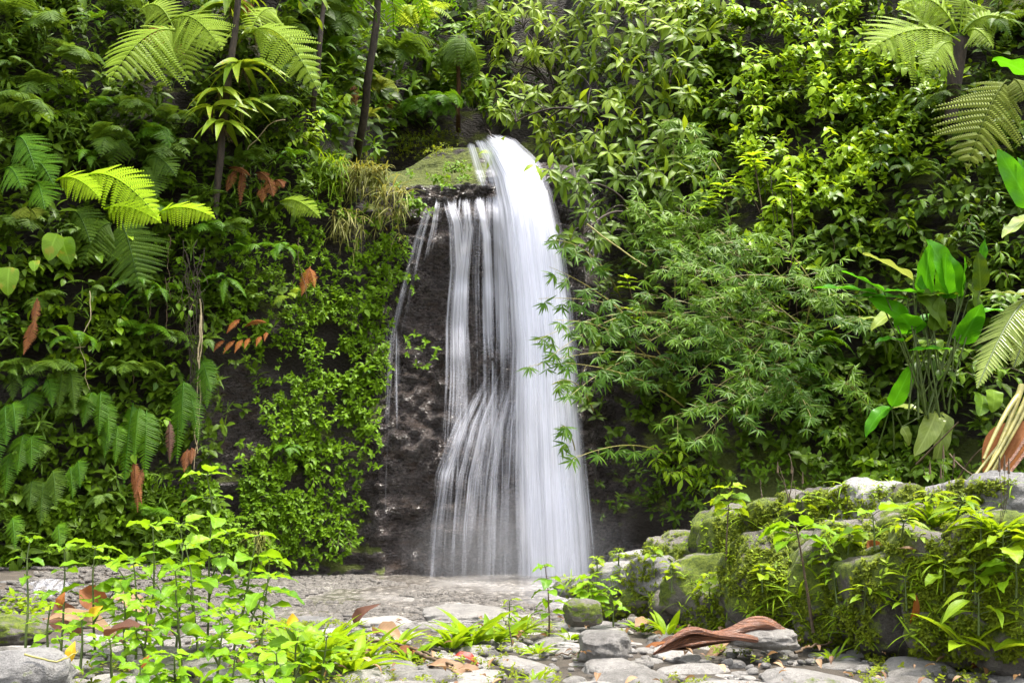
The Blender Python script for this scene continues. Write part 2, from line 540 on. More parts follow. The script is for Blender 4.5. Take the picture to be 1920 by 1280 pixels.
M['litter'] = leaf_mat('leaf_litter', (0.10, 0.05, 0.025), (0.34, 0.22, 0.12), 0.6, 0.2, 0.3)
M['yellow'] = leaf_mat('yellow_leaf', (0.45, 0.25, 0.012), (0.62, 0.40, 0.02), 0.45, 0.4, 0.3)
M['red_leaf'] = leaf_mat('red_leaf', (0.14, 0.012, 0.008), (0.34, 0.04, 0.015), 0.4, 0.3, 0.3)

# ------------------------------------------------------------------ leaf outlines
ovate = lambda t: math.sin(math.pi * min(1, t) ** 0.72) ** 0.85
ellip = lambda t: (math.sin(math.pi * t ** 0.9)) * (1 - 0.25 * t ** 6)
lance = lambda t: (math.sin(math.pi * t ** 0.62)) ** 0.9
blade = lambda t: (1 - t) ** 0.55 * min(1, 0.5 + 4 * t)
heart = lambda t: 1.0 if t < 0.02 else (min(1, (0.55 + 3.2 * t)) * (1 - t) ** 0.62)
heli = lambda t: min(1, 7 * t) ** 0.6 * (1 - t ** 3.5) ** 0.8
T = {
    'ovate': leaf_tpl(ovate, 0.26, 6, 2, 0.25, 0.22),
    'ovate_s': leaf_tpl(ovate, 0.27, 3, 2, 0.25, 0.20),
    'herb': leaf_tpl(ovate, 0.29, 14, 4, 0.22, 0.30, wave=0.10, serr=0.06),
    'ellip': leaf_tpl(ellip, 0.155, 6, 2, 0.35, 0.30),
    'ellip_s': leaf_tpl(ellip, 0.17, 4, 2, 0.3, 0.22),
    'lance': leaf_tpl(lance, 0.062, 4, 2, 0.35, 0.12),
    'blade': leaf_tpl(blade, 0.035, 7, 2, 0.4, 0.42),
    'broadblade': leaf_tpl(lance, 0.095, 7, 2, 0.45, 0.35, wave=0.05),
    'heart': leaf_tpl(heart, 0.38, 6, 2, 0.2, 0.22),
    'heli': leaf_tpl(heli, 0.19, 22, 4, 0.22, 0.10, wave=0.12),
    'heli_bent': leaf_tpl(heli, 0.20, 22, 4, 0.3, 0.42, wave=0.12),
    'strap': leaf_tpl(lambda t: lance(t) ** 0.8, 0.10, 10, 2, 0.4, 0.55),
    'pinna': leaf_tpl(lambda t: (1 - t) ** 0.5 * min(1, 0.75 + 2 * t), 0.5, 3, 2, 0.15, 0.12),
    'diamond': Tpl([(-0.46, 0, 0), (0.46, 0, 0), (0.34, 0.92, -0.05), (-0.16, 1.0, -0.05)], [(0, 1, 2, 3)], [(0.5, 0), (1, 0.4), (0.5, 1), (0, 0.4)]),
    'round': leaf_tpl(lambda t: math.sin(math.pi * t ** 0.6) ** 0.55, 0.37, 12, 4, 0.15, 0.25, wave=0.03),
}
# ------------------------------------------------------------------ fern fronds
def frond(buf, c, up, W, npin=22, mode='bi', t=0.5, rng=None, start=0.12, droop=0.25, fwd=0.35, stem=None, r=0.008, mat_t=0.15, broad=1.0):
    """one frond along the curve c (n,3): pinnae to both sides, W = longest pinna; up = where its upper face looks"""
    rng = rng or rng_of('fr')
    ts = start + (1 - start) * np.linspace(0, 0.985, npin)
    s = (ts - start) / (1 - start)
    prof = np.clip((0.30 + 2.6 * s) ** 0.9, 0, 1) ** broad * np.clip((1 - s) * 1.9, 0.03, 1) ** 0.85
    pos = at_curve(c, ts)
    tan = nrm(at_curve(c, np.clip(ts + 0.02, 0, 1)) - at_curve(c, ts - 0.02))
    upv = nrm(np.broadcast_to(A(up), tan.shape) - (tan @ A(up))[:, None] * tan if np.ndim(up) == 1 else up)
    side = np.cross(tan, upv)
    L = np.linalg.norm(np.diff(c, axis=0), axis=1).sum()
    sp = L * (1 - start) / npin
    for sg in (-1, 1):
        ln = W * prof * rng.uniform(0.88, 1.08, npin)
        d = nrm(sg * side + tan * (fwd + 0.25 * s)[:, None] - upv * droop + rng.normal(0, 0.06, (npin, 3)))
        tt = np.clip(t + rng.normal(0, 0.10, npin), 0, 1)
        if mode == 'simple':
            buf.inst(T['pinna'], frames(d, upv, sp * 0.92, ln, ln * 0.6), pos, tt)
        else:
            m = max(7, int(W / sp * 2.6))
            q = (np.arange(m) + 0.6) / m
            base = pos[:, None] + d[:, None] * (ln[:, None] * q[None])[..., None] - upv[:, None] * (0.22 * ln[:, None] * q[None] ** 2)[..., None]
            pl = sp * 0.60 * (1 - q ** 2.2) ** 0.7 + 0.003
            ax = np.cross(d, upv)
            for g in (-1, 1):
                dd = nrm(g * ax[:, None] + d[:, None] * 0.45 - upv[:, None] * 0.15 + 0 * base)
                R = frames(dd.reshape(-1, 3), np.repeat(upv, m, 0), np.repeat(ln / m * 0.92, m), np.tile(pl, npin), np.tile(pl, npin))
                buf.inst(T['diamond'], R, base.reshape(-1, 3), np.repeat(tt, m) + 0.12 * np.tile(q, npin))
    if stem is not None:
        stem.tube(c, r, r * 0.25, 5, mat_t)


LIB = {}


def frond_mesh(mode, W, rise, mat, npin, seed=0, droop=0.25):
    """shared frond of length 1 that leaves along +y, rises and bends over (rise < 0: hangs)"""
    key = (mode, W, rise, mat, npin, seed, droop)
    if key not in LIB:
        t = np.linspace(0, 1, 14)
        c = np.stack([0.06 * np.sin(2.5 * t + seed), t * (1 - 0.22 * t), rise * t - (abs(rise) * 0.9 + 0.38) * t ** 2.2], -1)
        b = Buf()
        frond(b, c, A([0, 0, 1.0]), W * (1.2 if mode == 'bi' else 1), npin, mode, 0.5, rng_of(key), 0.14, droop, 0.2 if mode == 'bi' else 0.35)
        b.tube(c, 0.009, 0.003, 4, 0.2)
        me = b.mesh('frond')
        me.materials.append(M[mat])
        LIB[key] = me
    return LIB[key]


def fern(loc, label, n=7, size=1.0, mode='bi', mat='fern', aim=None, spread=2.2, tilt=0.3, seed=0, name='fern', cat='fern', group=None, rise=0.55, W=0.30, npin=None, trunk=None, droop=0.25):
    """a fern: fronds (each a part) leaving the crown around the compass direction aim (radians, 0 = +x)"""
    rng = rng_of(label, seed, tuple(np.round(loc, 2)))
    o = thing(name, label, cat, loc, group)
    npin = npin or (15 if mode == 'bi' else 26)
    aim = -math.pi / 2 if aim is None else aim
    for k in range(n):
        a = aim + ((k + 0.5) / n - 0.5) * spread + rng.normal(0, 0.15)
        me = frond_mesh(mode, W, rise + 0.15 * (k % 3), mat, npin, k % 3, droop)
        f = bpy.data.objects.new('frond', me)
        COL.objects.link(f)
        f.parent = o
        s = size * rng.uniform(0.75, 1.12)
        f.rotation_euler = (tilt + rng.normal(0, 0.22), rng.normal(0, 0.25), a - math.pi / 2)
        f.scale = (s, s, s)
    if trunk:
        b = Buf()
        q = A(trunk) - A(loc)
        b.tube(arc([0, 0, 0], q, 0.0, 8) + rng.normal(0, 0.015, (8, 3)), 0.10 * size, 0.13 * size, 9)
        b.build('trunk', M['bark_red'], o)
    return o


def hero_fronds(name, label, cat, specs, mat, mode='bi', trunk=None, npin=26, group=None):
    """a fern whose fronds are given one by one: (base point, tip point, lift, half width, up)"""
    base = A(specs[0][0])
    o = thing(name, label, cat, base, group)
    for k, (p0, p1, lift, W, up) in enumerate(specs):
        b = Buf()
        c = arc(A(p0) - base, A(p1) - base, lift, 16)
        frond(b, c, nrm(A(up)), W * (1.2 if mode == 'bi' else 1.0), int(npin * 0.66) if mode == 'bi' else npin, mode, 0.5, rng_of(label, k), 0.10, broad=0.6, fwd=0.12 if mode == 'bi' else 0.35, droop=0.3)
        b.tube(c, 0.014, 0.004, 5, 0.1)
        b.build('frond', M[mat], o)
    if trunk:
        b = Buf()
        b.tube(A(trunk) - base, 0.12, 0.15, 9)
        b.build('trunk', M['bark'], o)
    return o


# ------------------------------------------------------------------ leafy shoots
def spray(stem, leaf, p0, d0, L, nl, ll, tpl, rng, sag=0.5, r=0.010, t0=0.5, spread=1.0, hang=0.35, zig=0.05, lv=0.18):
    """an arching twig with alternate leaves"""
    d = nrm(d0)
    n = 9
    s = np.linspace(0, 1, n)[:, None]
    c = A(p0) + d * L * s + A([0, 0, -1.0]) * sag * L * s ** 2 + np.cumsum(rng.normal(0, zig * L / n, (n, 3)), 0)
    stem.tube(c, r, r * 0.35, 4, rng.uniform(0.2, 0.8))
    ts = np.linspace(0.14, 1.0, nl)
    pos = at_curve(c, ts)
    tan = nrm(at_curve(c, np.clip(ts + 0.03, 0, 1)) - at_curve(c, ts - 0.03))
    sd = nrm(np.cross(tan, A([0, 0, 1.0])) + 1e-3)
    sg = np.where(np.arange(nl) % 2, 1.0, -1.0)[:, None]
    sg[-1] = 0
    dd = nrm(sg * sd * spread + tan * 0.55 + A([0, 0, -hang]) + rng.normal(0, 0.22, (nl, 3)))
    up = nrm(A([0, -0.35, 1.0]) + rng.normal(0, 0.30, (nl, 3)))
    sz = ll * rng.uniform(0.6, 1.15, nl)
    leaf.inst(T[tpl], frames(dd, up, sz, sz, sz), pos, np.clip(t0 + rng.normal(0, lv, nl), 0, 1))
    return c


def whorl(leaf, p, ax, n, ll, tpl, rng, open_=0.9, hang=0.35, t0=0.5):
    """leaves spreading like umbrella spokes from a twig end"""
    ax = nrm(ax)
    e1 = nrm(np.cross(ax, A([0.2, 0.9, 0.35])))
    e2 = np.cross(ax, e1)
    a = np.arange(n) * 2 * math.pi / n + rng.uniform(0, 6) + rng.normal(0, 0.2, n)
    d = nrm((np.cos(a)[:, None] * e1 + np.sin(a)[:, None] * e2) * open_ + ax * 0.45 + A([0, 0, -hang]) + rng.normal(0, 0.12, (n, 3)))
    up = nrm(ax + A([0, -0.2, 0.8]) + rng.normal(0, 0.2, (n, 3)))
    sz = ll * rng.uniform(0.7, 1.15, n)
    leaf.inst(T[tpl], frames(d, up, sz, sz, sz), np.repeat(A(p)[None], n, 0) + d * 0.03 * ll, np.clip(t0 + rng.normal(0, 0.15, n), 0, 1))


def leafy(px, py, label, w=1.0, h=1.0, n=12, ll=0.22, nl=8, tpl='ovate', mat='vineleaf', off=0.7, cat='shrub', name='leafy_shrub', sag=0.4, t0=0.5, group=None, upw=0.45, d=None, hang=0.35, r=0.010, stem_mat='stem_brown'):
    """a bush or trailing plant rooted near the cliff whose twigs spread over about w x h metres towards the viewer"""
    rng = rng_of(label, px, py)
    dd = float(hit(px, py)) if d is None else d + off
    root = P(px, py, dd - 0.05)
    o = thing(name, label, cat, root, group)
    st, lf = Buf(), Buf()
    for k in range(n):
        e = A([rng.uniform(-0.5, 0.5) * w, -rng.uniform(0.25, 1.0) * off, rng.uniform(-0.45, 0.55) * h + upw * 0.25 * h])
        L = np.linalg.norm(e)
        s = A([e[0] * 0.25, -0.02, e[2] * 0.25])
        spray(st, lf, s, e - s + A([0, 0, sag * L * 0.7]), max(L, 0.35) * rng.uniform(0.9, 1.2), nl, ll, tpl, rng, sag, r, t0 + rng.normal(0, 0.10), hang=hang)
    st.build('stems', M[stem_mat], o)
    lf.build('foliage', M[mat], o)
    return o


# ------------------------------------------------------------------ loose leafy cover that nobody could count
def clump_points(rng, ells, per=1.0, lim=None):
    """random photo points in soft ellipses (cx, cy, rx, ry, how many per 1000 square pixels)"""
    out = []
    for cx, cy, rx, ry, den in ells:
        n = int(math.pi * rx * ry * den * per / 1000)
        a = rng.uniform(0, 2 * math.pi, n)
        q = np.sqrt(rng.uniform(0, 1, n)) * (1 + 0.25 * rng.normal(0, 1, n).clip(-1, 1))
        out.append(np.stack([cx + rx * q * np.cos(a), cy + ry * q * np.sin(a)], -1))
    return np.concatenate(out)


def shoots(buf, p, ax, ll, nleaf, tpl, rng, t0, stemlen=0.6, lv=0.12):
    """k little shoots at p along ax, each with nleaf leaves around it"""
    k = len(p)
    e1 = nrm(np.cross(ax, A([0.23, 0.9, 0.31])))
    e2 = np.cross(ax, e1)
    ph = rng.uniform(0, 6.28, k)
    for j in range(nleaf):
        a = ph + j * 2.3 + rng.normal(0, 0.25, k)
        f = j / max(1, nleaf - 1)
        rad = np.cos(a)[:, None] * e1 + np.sin(a)[:, None] * e2
        d = nrm(rad + ax * (0.25 + 0.9 * f) + A([0, 0, -0.30]) + rng.normal(0, 0.15, (k, 3)))
        up = nrm(ax + A([0, -0.1, 0.7]) + rng.normal(0, 0.25, (k, 3)))
        sz = ll * rng.uniform(0.65, 1.2, k) * (1 - 0.25 * f)
        buf.inst(T[tpl], frames(d, up, sz, sz, sz), p + ax * (ll * stemlen * f)[:, None] if np.ndim(ll) else p + ax * (ll * stemlen * f), np.clip(t0 + rng.normal(0, lv, k) + 0.15 * f, 0, 1))


def cover(name, ells, mat, ll, tpl, nleaf=6, per=1.0, off=(0.05, 0.3), seed=0, t_rng=(0.2, 0.7), axis=(0.0, -0.75, 0.55), gap=0.0, label=None, kind='stuff', lo=None):
    rng = rng_of(name, seed)
    q = clump_points(rng, ells, per)
    if gap:
        g = fbm(np.stack([q[:, 0] / 62, q[:, 1] / 62, np.zeros(len(q)) + seed], -1), 5, 3)
        q = q[g > gap]
    d = hit(q[:, 0], q[:, 1])
    rough = fbm(np.stack([q[:, 0] / 45, q[:, 1] / 45, np.zeros(len(q)) + 3.3], -1), 9, 3)
    d = d - off[0] - (off[1] - off[0]) * np.clip(rough * 1.6 - 0.35, 0, 1) - rng.uniform(0, 0.12, len(q))
    p = np.stack([(q[:, 0] - 960) / FPX * d, d, CZ + (HY - q[:, 1]) / FPX * d], -1)
    ax = nrm(A(axis) + rng.normal(0, 0.38, (len(q), 3)))
    tt = t_rng[0] + (t_rng[1] - t_rng[0]) * fbm(np.stack([q[:, 0] / 90, q[:, 1] / 90, np.zeros(len(q)) + 8], -1), 2, 3)
    b = Buf()
    shoots(b, p, ax, ll * rng.uniform(0.7, 1.25, len(q)), nleaf, tpl, rng, tt)
    o = b.build(name, M[mat])
    return tag(o, label, kind=kind)


# ------------------------------------------------------------------ ground plants
def herb(px, top, base, d, label, nodes=6, ll=0.17, lean=0.0, tpl='herb', mat='herb', cat='herb', name='broadleaf_herb', group=None, per=3, stem_mat='stem', r=0.009, bare=0.35, t0=0.5, branches=0):
    """an upright herb: stem, pairs of leaves, a spreading top rosette; base on the ground"""
    rng = rng_of(label, px, top)
    p0 = P(px, base, d)
    p0[2] = min(p0[2], G(p0[0], p0[1]) + 0.02) if group is None else p0[2]
    ztop = CZ + (HY - top) / FPX * d
    h = max(0.08, ztop - p0[2] - 0.03)
    o = thing(name, label, cat, p0, group)
    st, lf = Buf(), Buf()
    def grow(a, b2, nn, sc):
        c = arc(a, b2, 0.0, 9) + np.cumsum(rng.normal(0, 0.012 * h, (9, 3)), 0) * np.linspace(0, 1, 9)[:, None]
        st.tube(c, r * sc, r * 0.4 * sc, 5)
        for k in range(nn):
            t = bare + (1 - bare) * k / max(1, nn - 1)
            p = at_curve(c, A([t]))[0]
            m = per if k < nn - 1 else 5
            a0 = k * 1.2 + rng.uniform(0, 1)
            for j in range(m):
                a1 = a0 + j * 2 * math.pi / m + rng.normal(0, 0.25)
                last = k == nn - 1
                el = rng.uniform(0.05, 0.45) if not last else rng.uniform(0.1, 0.8)
                dr = A([math.cos(a1), math.sin(a1), el])
                sz = ll * sc * rng.uniform(0.65, 1.1) * (1.0 if not last else (0.75 if j else 0.45))
                pet = 0.28 * sz
                q = p + nrm(dr) * pet
                st.tube(A([p, (p + q) / 2 + A([0, 0, 0.004]), q]), 0.0028, 0.002, 4)
                lf.inst(T[tpl], frames(nrm(dr + A([0, 0, -0.22]))[None], nrm(A([0, 0, 1.0]) + rng.normal(0, 0.28, 3))[None], sz, sz, sz * rng.uniform(0.7, 1.6)), q[None], np.clip(t0 + rng.normal(0, 0.2) + 0.25 * last, 0, 1))
        return c
    c = grow(A([0, 0, 0.0]), A([lean * h, rng.normal(0, 0.05), h]), nodes, 1.0)
    for k in range(branches):
        a = at_curve(c, A([0.3 + 0.35 * k / max(1, branches)]))[0]
        ang = rng.uniform(0, 6.28)
        grow(a, a + A([math.cos(ang) * 0.26 * h, math.sin(ang) * 0.2 * h, h * rng.uniform(0.28, 0.45)]), 3, 0.85)
    st.build('stem', M[stem_mat], o)
    lf.build('foliage', M[mat], o)
    return o


def rosette(p, label, n=9, ll=0.2, tpl='broadblade', mat='grass', cat='grass', name='grass_tuft', group=None, up=0.9, spread=0.06, t0=0.5, seed=0, stalks=0):
    rng = rng_of(label, tuple(np.round(p, 2)), seed)
    o = thing(name, label, cat, p, group)
    lf = Buf()
    a = np.arange(n) * 2.4 + rng.normal(0, 0.4, n)
    d = nrm(np.stack([np.cos(a), np.sin(a), rng.uniform(0.35, 1.7, n) * up], -1))
    pos = np.stack([np.cos(a), np.sin(a), 0 * a], -1) * spread * rng.uniform(0, 1, n)[:, None]
    sz = ll * rng.uniform(0.6, 1.15, n)
    lf.inst(T[tpl], frames(d, A([0, 0, 1.0]) + rng.normal(0, 0.2, (n, 3)), sz, sz, sz), pos, np.clip(t0 + rng.normal(0, 0.2, n), 0, 1))
    lf.build('blades' if 'grass' in name else 'foliage', M[mat], o)
    if stalks:
        for k in range(stalks):
            st, hd = Buf(), Buf()
            e = A([rng.normal(0, 0.08), rng.normal(0, 0.05), ll * rng.uniform(1.1, 1.7)])
            c = arc([0, 0, 0], e, 0.02, 6, A([1.0, 0, 0]))
            st.tube(c, 0.003, 0.002, 4)
            hd.tube(np.linspace(c[-1], c[-1] + A([0, 0, 0.10]), 6), 0.009, 0.003, 6)
            so_ = st.build('stalk', M['stem_brown'], o)
            hd.build('seed_head', M['vine'], so_)
    return o


def boulder(loc, size, label, mat='boulder', name='boulder', cat='boulder', group=None, seed=0, sub=5, rough=0.22, flat=0.0, rot=0.0, block=0.6):
    import bmesh
    bm = bmesh.new()
    bmesh.ops.create_icosphere(bm, subdivisions=sub, radius=1.0)
    v = A([q.co[:] for q in bm.verts])
    rng = rng_of(label, seed, tuple(np.round(loc, 2)))
    o3 = rng.uniform(-50, 50, 3)
    # slightly squared body with a few flat facets, then lumps
    e = 2.0 + 1.8 * block
    v = v / (np.abs(v) ** e).sum(1, keepdims=True) ** (1 / e)
    for k in range(7):
        n = nrm(rng.normal(0, 1, 3))
        lim = rng.uniform(0.72, 0.98)
        s = v @ n
        v = v - np.maximum(0, s - lim)[:, None] * n * 0.85
    v = v * (1 + rough * (fbm(v * 1.3 + o3, 1, 4) - 0.5)[:, None] * 1.9 + 0.16 * (fbm(v * 4 + o3, 2, 4) - 0.5)[:, None])
    if flat:
        v[:, 2] = np.where(v[:, 2] > 0, np.minimum(v[:, 2], flat + (v[:, 2] - flat) * 0.25), v[:, 2])
    v = v * A(size) / 2
    ca, sa = math.cos(rot), math.sin(rot)
    v = np.stack([v[:, 0] * ca - v[:, 1] * sa, v[:, 0] * sa + v[:, 1] * ca, v[:, 2]], -1)
    for q, c in zip(bm.verts, v):
        q.co = c
    me = bpy.data.meshes.new(name)
    bm.to_mesh(me)
    bm.free()
    me.polygons.foreach_set('use_smooth', np.ones(len(me.polygons), bool))
    me.materials.append(M[mat])
    o = bpy.data.objects.new(name, me)
    COL.objects.link(o)
    o.location = loc
    return tag(o, label, cat, group)


# ------------------------------------------------------------------ water sheets
def polyline(pts, v):
    pts = A(pts)
    k = np.concatenate([[0], np.cumsum(np.linalg.norm(np.diff(pts, axis=0), axis=1))])
    k /= k[-1]
    return np.stack([np.interp(v, k, pts[:, 0]), np.interp(v, k, pts[:, 1])], -1)


def sheet(parent, name, left, right, dens, off=0.12, nu=24, nv=90, seed=0, edge=(0.18, 0.18), wob=0.03, arch=0.0, origin=None, ends=(0.0, 0.0), smooth=3):
    """a veil of falling water between two edge lines; dens = [(v, how much water)]"""
    v = np.linspace(0, 1, nv)
    l, r = polyline(left, v), polyline(right, v)
    u = np.linspace(0, 1, nu)
    q = l[:, None] * (1 - u)[None, :, None] + r[:, None] * u[None, :, None]
    d = hit(q[..., 0], q[..., 1]) - off - arch * (np.sin(math.pi * u) ** 0.7)[None]
    d = np.minimum(d, 21.4 - off)
    for _ in range(smooth):                             # water falls smoothly over the small steps
        d[1:-1] = (d[:-2] + d[1:-1] + d[2:]) / 3
    p = np.stack([(q[..., 0] - 960) / FPX * d, d, CZ + (HY - q[..., 1]) / FPX * d], -1)
    p[..., 1] += wob * (fbm(np.stack([q[..., 0] / 14 + seed, q[..., 1] / 190, 0 * d], -1), seed, 3) - 0.5) * 2
    wid = np.abs(r[:, 0] - l[:, 0]) / 94.0
    uv = np.stack([np.broadcast_to(u, (nv, nu)) * wid.mean() + seed * 3.7, np.broadcast_to(v[:, None], (nv, nu)) * 9.0 * abs(left[-1][1] - left[0][1]) / 838 + seed], -1)
    ev = np.interp(v, [a for a, b in dens], [b for a, b in dens])
    if ends[0]:
        ev = ev * ss(0, ends[0], v)
    if ends[1]:
        ev = ev * ss(0, ends[1], 1 - v)
    ef = ss(0, edge[0], u) * ss(0, edge[1], 1 - u)
    tint = ev[:, None] * (0.12 + 0.88 * ef)[None] * np.where(ef > 0.001, 1, 0)[None]
    b = Buf()
    i = np.arange(nv * nu).reshape(nv, nu)
    f = np.stack([i[:-1, :-1], i[:-1, 1:], i[1:, 1:], i[1:, :-1]], -1).reshape(-1, 4)
    b.add(p.reshape(-1, 3) - (0 if origin is None else origin), f, uv.reshape(-1, 2), tint.ravel())
    return b.build(name, M['veil'], parent)
# ================================================================== THE SETTING
def grid_mesh(name, Pm, tint, mat):
    ny, nx = Pm.shape[:2]
    b = Buf()
    i = np.arange(nx * ny).reshape(ny, nx)
    f = np.stack([i[:-1, :-1], i[:-1, 1:], i[1:, 1:], i[1:, :-1]], -1).reshape(-1, 4)
    b.add(Pm.reshape(-1, 3), f, None, np.asarray(tint, float).ravel())
    return b.build(name, mat)


def rock_bump(x, z, bare):
    p = np.stack([x, z * 1.5, 0 * x], -1)
    big = fbm(p * 0.55, 11, 4) - 0.5
    # blocky wet rock: ridges between slabs
    blk = np.abs(fbm(p * 1.5 + 7, 12, 3) - 0.5)
    blk2 = np.abs(fbm(p * 4.2 + 3, 13, 3) - 0.5)
    w_ = z * 2.6 + 0.35 * x + 2.6 * fbm(p * 0.9 + 5, 14, 3)
    lay = (w_ - np.floor(w_)) ** 1.6
    big = big + bare * 0.16 * (lay - 0.4)
    return big * 0.9 * (0.35 + 0.65 * (1 - bare)) + bare * (blk * 1.1 + blk2 * 0.5 - 0.28)


def bare_at(x, z):
    """where the rock is washed bare: the fall face, the lip, the patch in the left wall"""
    nz = (fbm(np.stack([x * 1.2, z * 1.2, 0 * x], -1), 21, 3) - 0.5) * 1.2
    face = ss(-3.2, -2.6, x + nz) * ss(2.6, 1.9, x + nz) * ss(9.9, 9.3, z)
    face = face * (1 - 0.8 * ss(8.0, 8.35, z) * ss(-0.45, -0.8, x))
    patch = ss(1.3, 0.5, np.hypot((x + 5.1) / 0.65, (z - 2.9) / 1.35) + nz * 0.5)
    pool = ss(1.0, 0.3, z + nz * 0.5) * 0.8
    low = 0.6 * ss(3.2, 1.6, x + nz) * ss(4.5, 2.0, z)
    return np.clip(np.maximum.reduce([face, patch, pool * ss(4, 2, np.abs(x)), low]), 0, 1)


xs = np.concatenate([np.arange(-16, -4, 0.12), np.arange(-4, 3, 0.045), np.arange(3, 16.1, 0.12)])
zs = np.concatenate([np.arange(-1.0, 9.8, 0.055), np.arange(9.8, 17.2, 0.15)])
X, Z = np.meshgrid(xs, zs)
bare = bare_at(X, Z)
Yc = F(X, Z) + 0.12 - rock_bump(X, Z, bare)
tag(grid_mesh('cliff', np.stack([X, Yc, Z], -1), bare, M['cliff']), kind='structure')

# forest slope behind the top of the fall, and the hill top that closes the place
xs = np.arange(-26, 26.1, 0.5)
ts = np.arange(0, 1.01, 0.05)
X, Tt = np.meshgrid(xs, ts)
tag(grid_mesh('hill', np.stack([X, F(X, 0 * X + 17.0) + 0.4 + 14 * Tt, 16.7 + 3.5 * Tt + 0 * X], -1), 0 * X, M['cliff']), kind='structure')

# ground of the stream bed and bank
xs = np.concatenate([np.arange(-30, -6, 0.8), np.arange(-6, 7, 0.07), np.arange(7, 30, 0.8)])
ys = np.concatenate([np.arange(-22, 3.5, 0.8), np.arange(3.5, 13, 0.07), np.arange(13, 24, 0.25)])
X, Y = np.meshgrid(xs, ys)
gz = G(X, Y) + 0.10 * (fbm(np.stack([X * 1.4, Y * 1.4, 0 * X], -1), 31, 4) - 0.5) - 0.03
tag(grid_mesh('ground', np.stack([X, Y, gz], -1), 0 * X, M['soil']), kind='structure')


# shallow stream over gravel
def water_mat():
    m, nt, out = mat_new('stream_water')
    tc = N(nt, 'ShaderNodeTexCoord')
    mp = N(nt, 'ShaderNodeMapping')
    mp.inputs['Scale'].default_value = (1.0, 0.55, 1)
    nt.links.new(tc.outputs['Object'], mp.inputs[0])
    n1 = N(nt, 'ShaderNodeTexNoise', Scale=5.0, Detail=5.0)
    n2 = N(nt, 'ShaderNodeTexVoronoi', Scale=9.0)
    n3 = N(nt, 'ShaderNodeTexNoise', Scale=0.7, Detail=3.0)
    for q in (n1, n2, n3):
        nt.links.new(mp.outputs[0], q.inputs['Vector'])
    col = mixc(nt, ramp(nt, n2.outputs['Distance'], 0.1, 0.6), (0.27, 0.245, 0.215), (0.075, 0.066, 0.056))
    col = mixc(nt, math_n(nt, 'MULTIPLY', ramp(nt, n3.outputs['Fac'], 0.45, 0.65), 0.5), col, (0.36, 0.34, 0.325))
    b = N(nt, 'ShaderNodeBsdfPrincipled', Roughness=0.22)
    nt.links.new(col, b.inputs['Base Color'])
    bm = N(nt, 'ShaderNodeBump', Strength=0.6, Distance=0.03)
    nt.links.new(n1.outputs['Fac'], bm.inputs['Height'])
    nt.links.new(bm.outputs[0], b.inputs['Normal'])
    nt.links.new(b.outputs[0], out.inputs[0])
    return m


xs = np.arange(-9, 5.01, 0.09)
ys = np.arange(8.4, 20.6, 0.09)
X, Y = np.meshgrid(xs, ys)
wz = 0.03 + 0.05 * (fbm(np.stack([X * 1.1, Y * 0.8, 0 * X], -1), 41, 4) - 0.5) + 0.035 * (fbm(np.stack([X * 4, Y * 2.5, 0 * X], -1), 42, 3) - 0.5)
tag(grid_mesh('stream_water', np.stack([X, Y, wz], -1), 0 * X, water_mat()), kind='structure')

# gravel that breaks the surface
rng = rng_of('gravel')
n = 11000
gy = 10.2 + 9.6 * rng.uniform(0, 1, n) ** 1.2
gx = rng.uniform(-8.5, 3.2, n)
keep = (fbm(np.stack([gx * 0.5, gy * 0.35, 0 * gx], -1), 51, 3) > 0.36) & (wall_side(gx, gy) < 0.4)
gx, gy = gx[keep], gy[keep]
import bmesh
bmx = bmesh.new()
bmesh.ops.create_cube(bmx, size=1.0)
bmesh.ops.subdivide_edges(bmx, edges=bmx.edges[:], cuts=1, use_grid_fill=True)
bmx.verts.ensure_lookup_table()
pv = A([q.co[:] for q in bmx.verts])
pv = pv / np.linalg.norm(pv, axis=1, keepdims=True) ** 0.7
pf = [[w.index for w in q.verts] for q in bmx.faces]
bmx.free()
peb = Tpl(pv * 0.6, pf, np.zeros((len(pv), 2)))
k = len(gx)
sz = rng.uniform(0.03, 0.11, k)
b = Buf()
b.inst(peb, frames(nrm(rng.normal(0, 1, (k, 3)) * A([1, 1, 0.25])), A([0, 0, 1.0]), sz * rng.uniform(0.8, 1.5, k), sz, sz * 0.6), np.stack([gx, gy, np.maximum(0.035 + 0 * gx, G(gx, gy))], -1), rng.uniform(0, 1, k))
tag(b.build('gravel', M['gravel']), kind='stuff')

# ================================================================== THE WATERFALL
WO = A([0.2, 19.5, 0.0])
wf = thing('waterfall', 'tall silky white waterfall pouring off a dark ledge into the shallow stream', 'waterfall', WO)
EL = [(868, 246), (886, 268), (902, 300), (914, 345), (922, 400), (926, 480), (932, 560), (936, 650), (930, 760), (926, 900), (924, 1084)]
ER = [(912, 238), (972, 258), (1018, 300), (1044, 360), (1066, 440), (1084, 560), (1100, 700), (1116, 850), (1130, 980), (1140, 1084)]
DM = [(0, 0.55), (0.05, 0.8), (0.12, 1.0), (0.38, 1.0), (0.5, 0.85), (0.68, 0.68), (1, 0.55)]
sheet(wf, 'main_curtain', EL, ER, DM, 0.40, 56, 130, 1, (0.42, 0.26), 0.06, 0.10, WO, (0.08, 0), 60)
sheet(wf, 'main_curtain', [(a + 14, y) for a, y in EL], [(a - 10, y) for a, y in ER], [(v, d * 0.92) for v, d in DM], 0.30, 50, 110, 2, (0.38, 0.28), 0.05, 0.08, WO, (0.08, 0), 60)
sheet(wf, 'main_curtain', [(a - 8, y) for a, y in EL[2:]], [(a + 10, y) for a, y in ER[2:]], [(0, 0.5), (0.3, 0.62), (0.5, 0.5), (1, 0.42)], 0.50, 50, 100, 3, (0.45, 0.4), 0.05, 0.10, WO, (0.10, 0), 60)
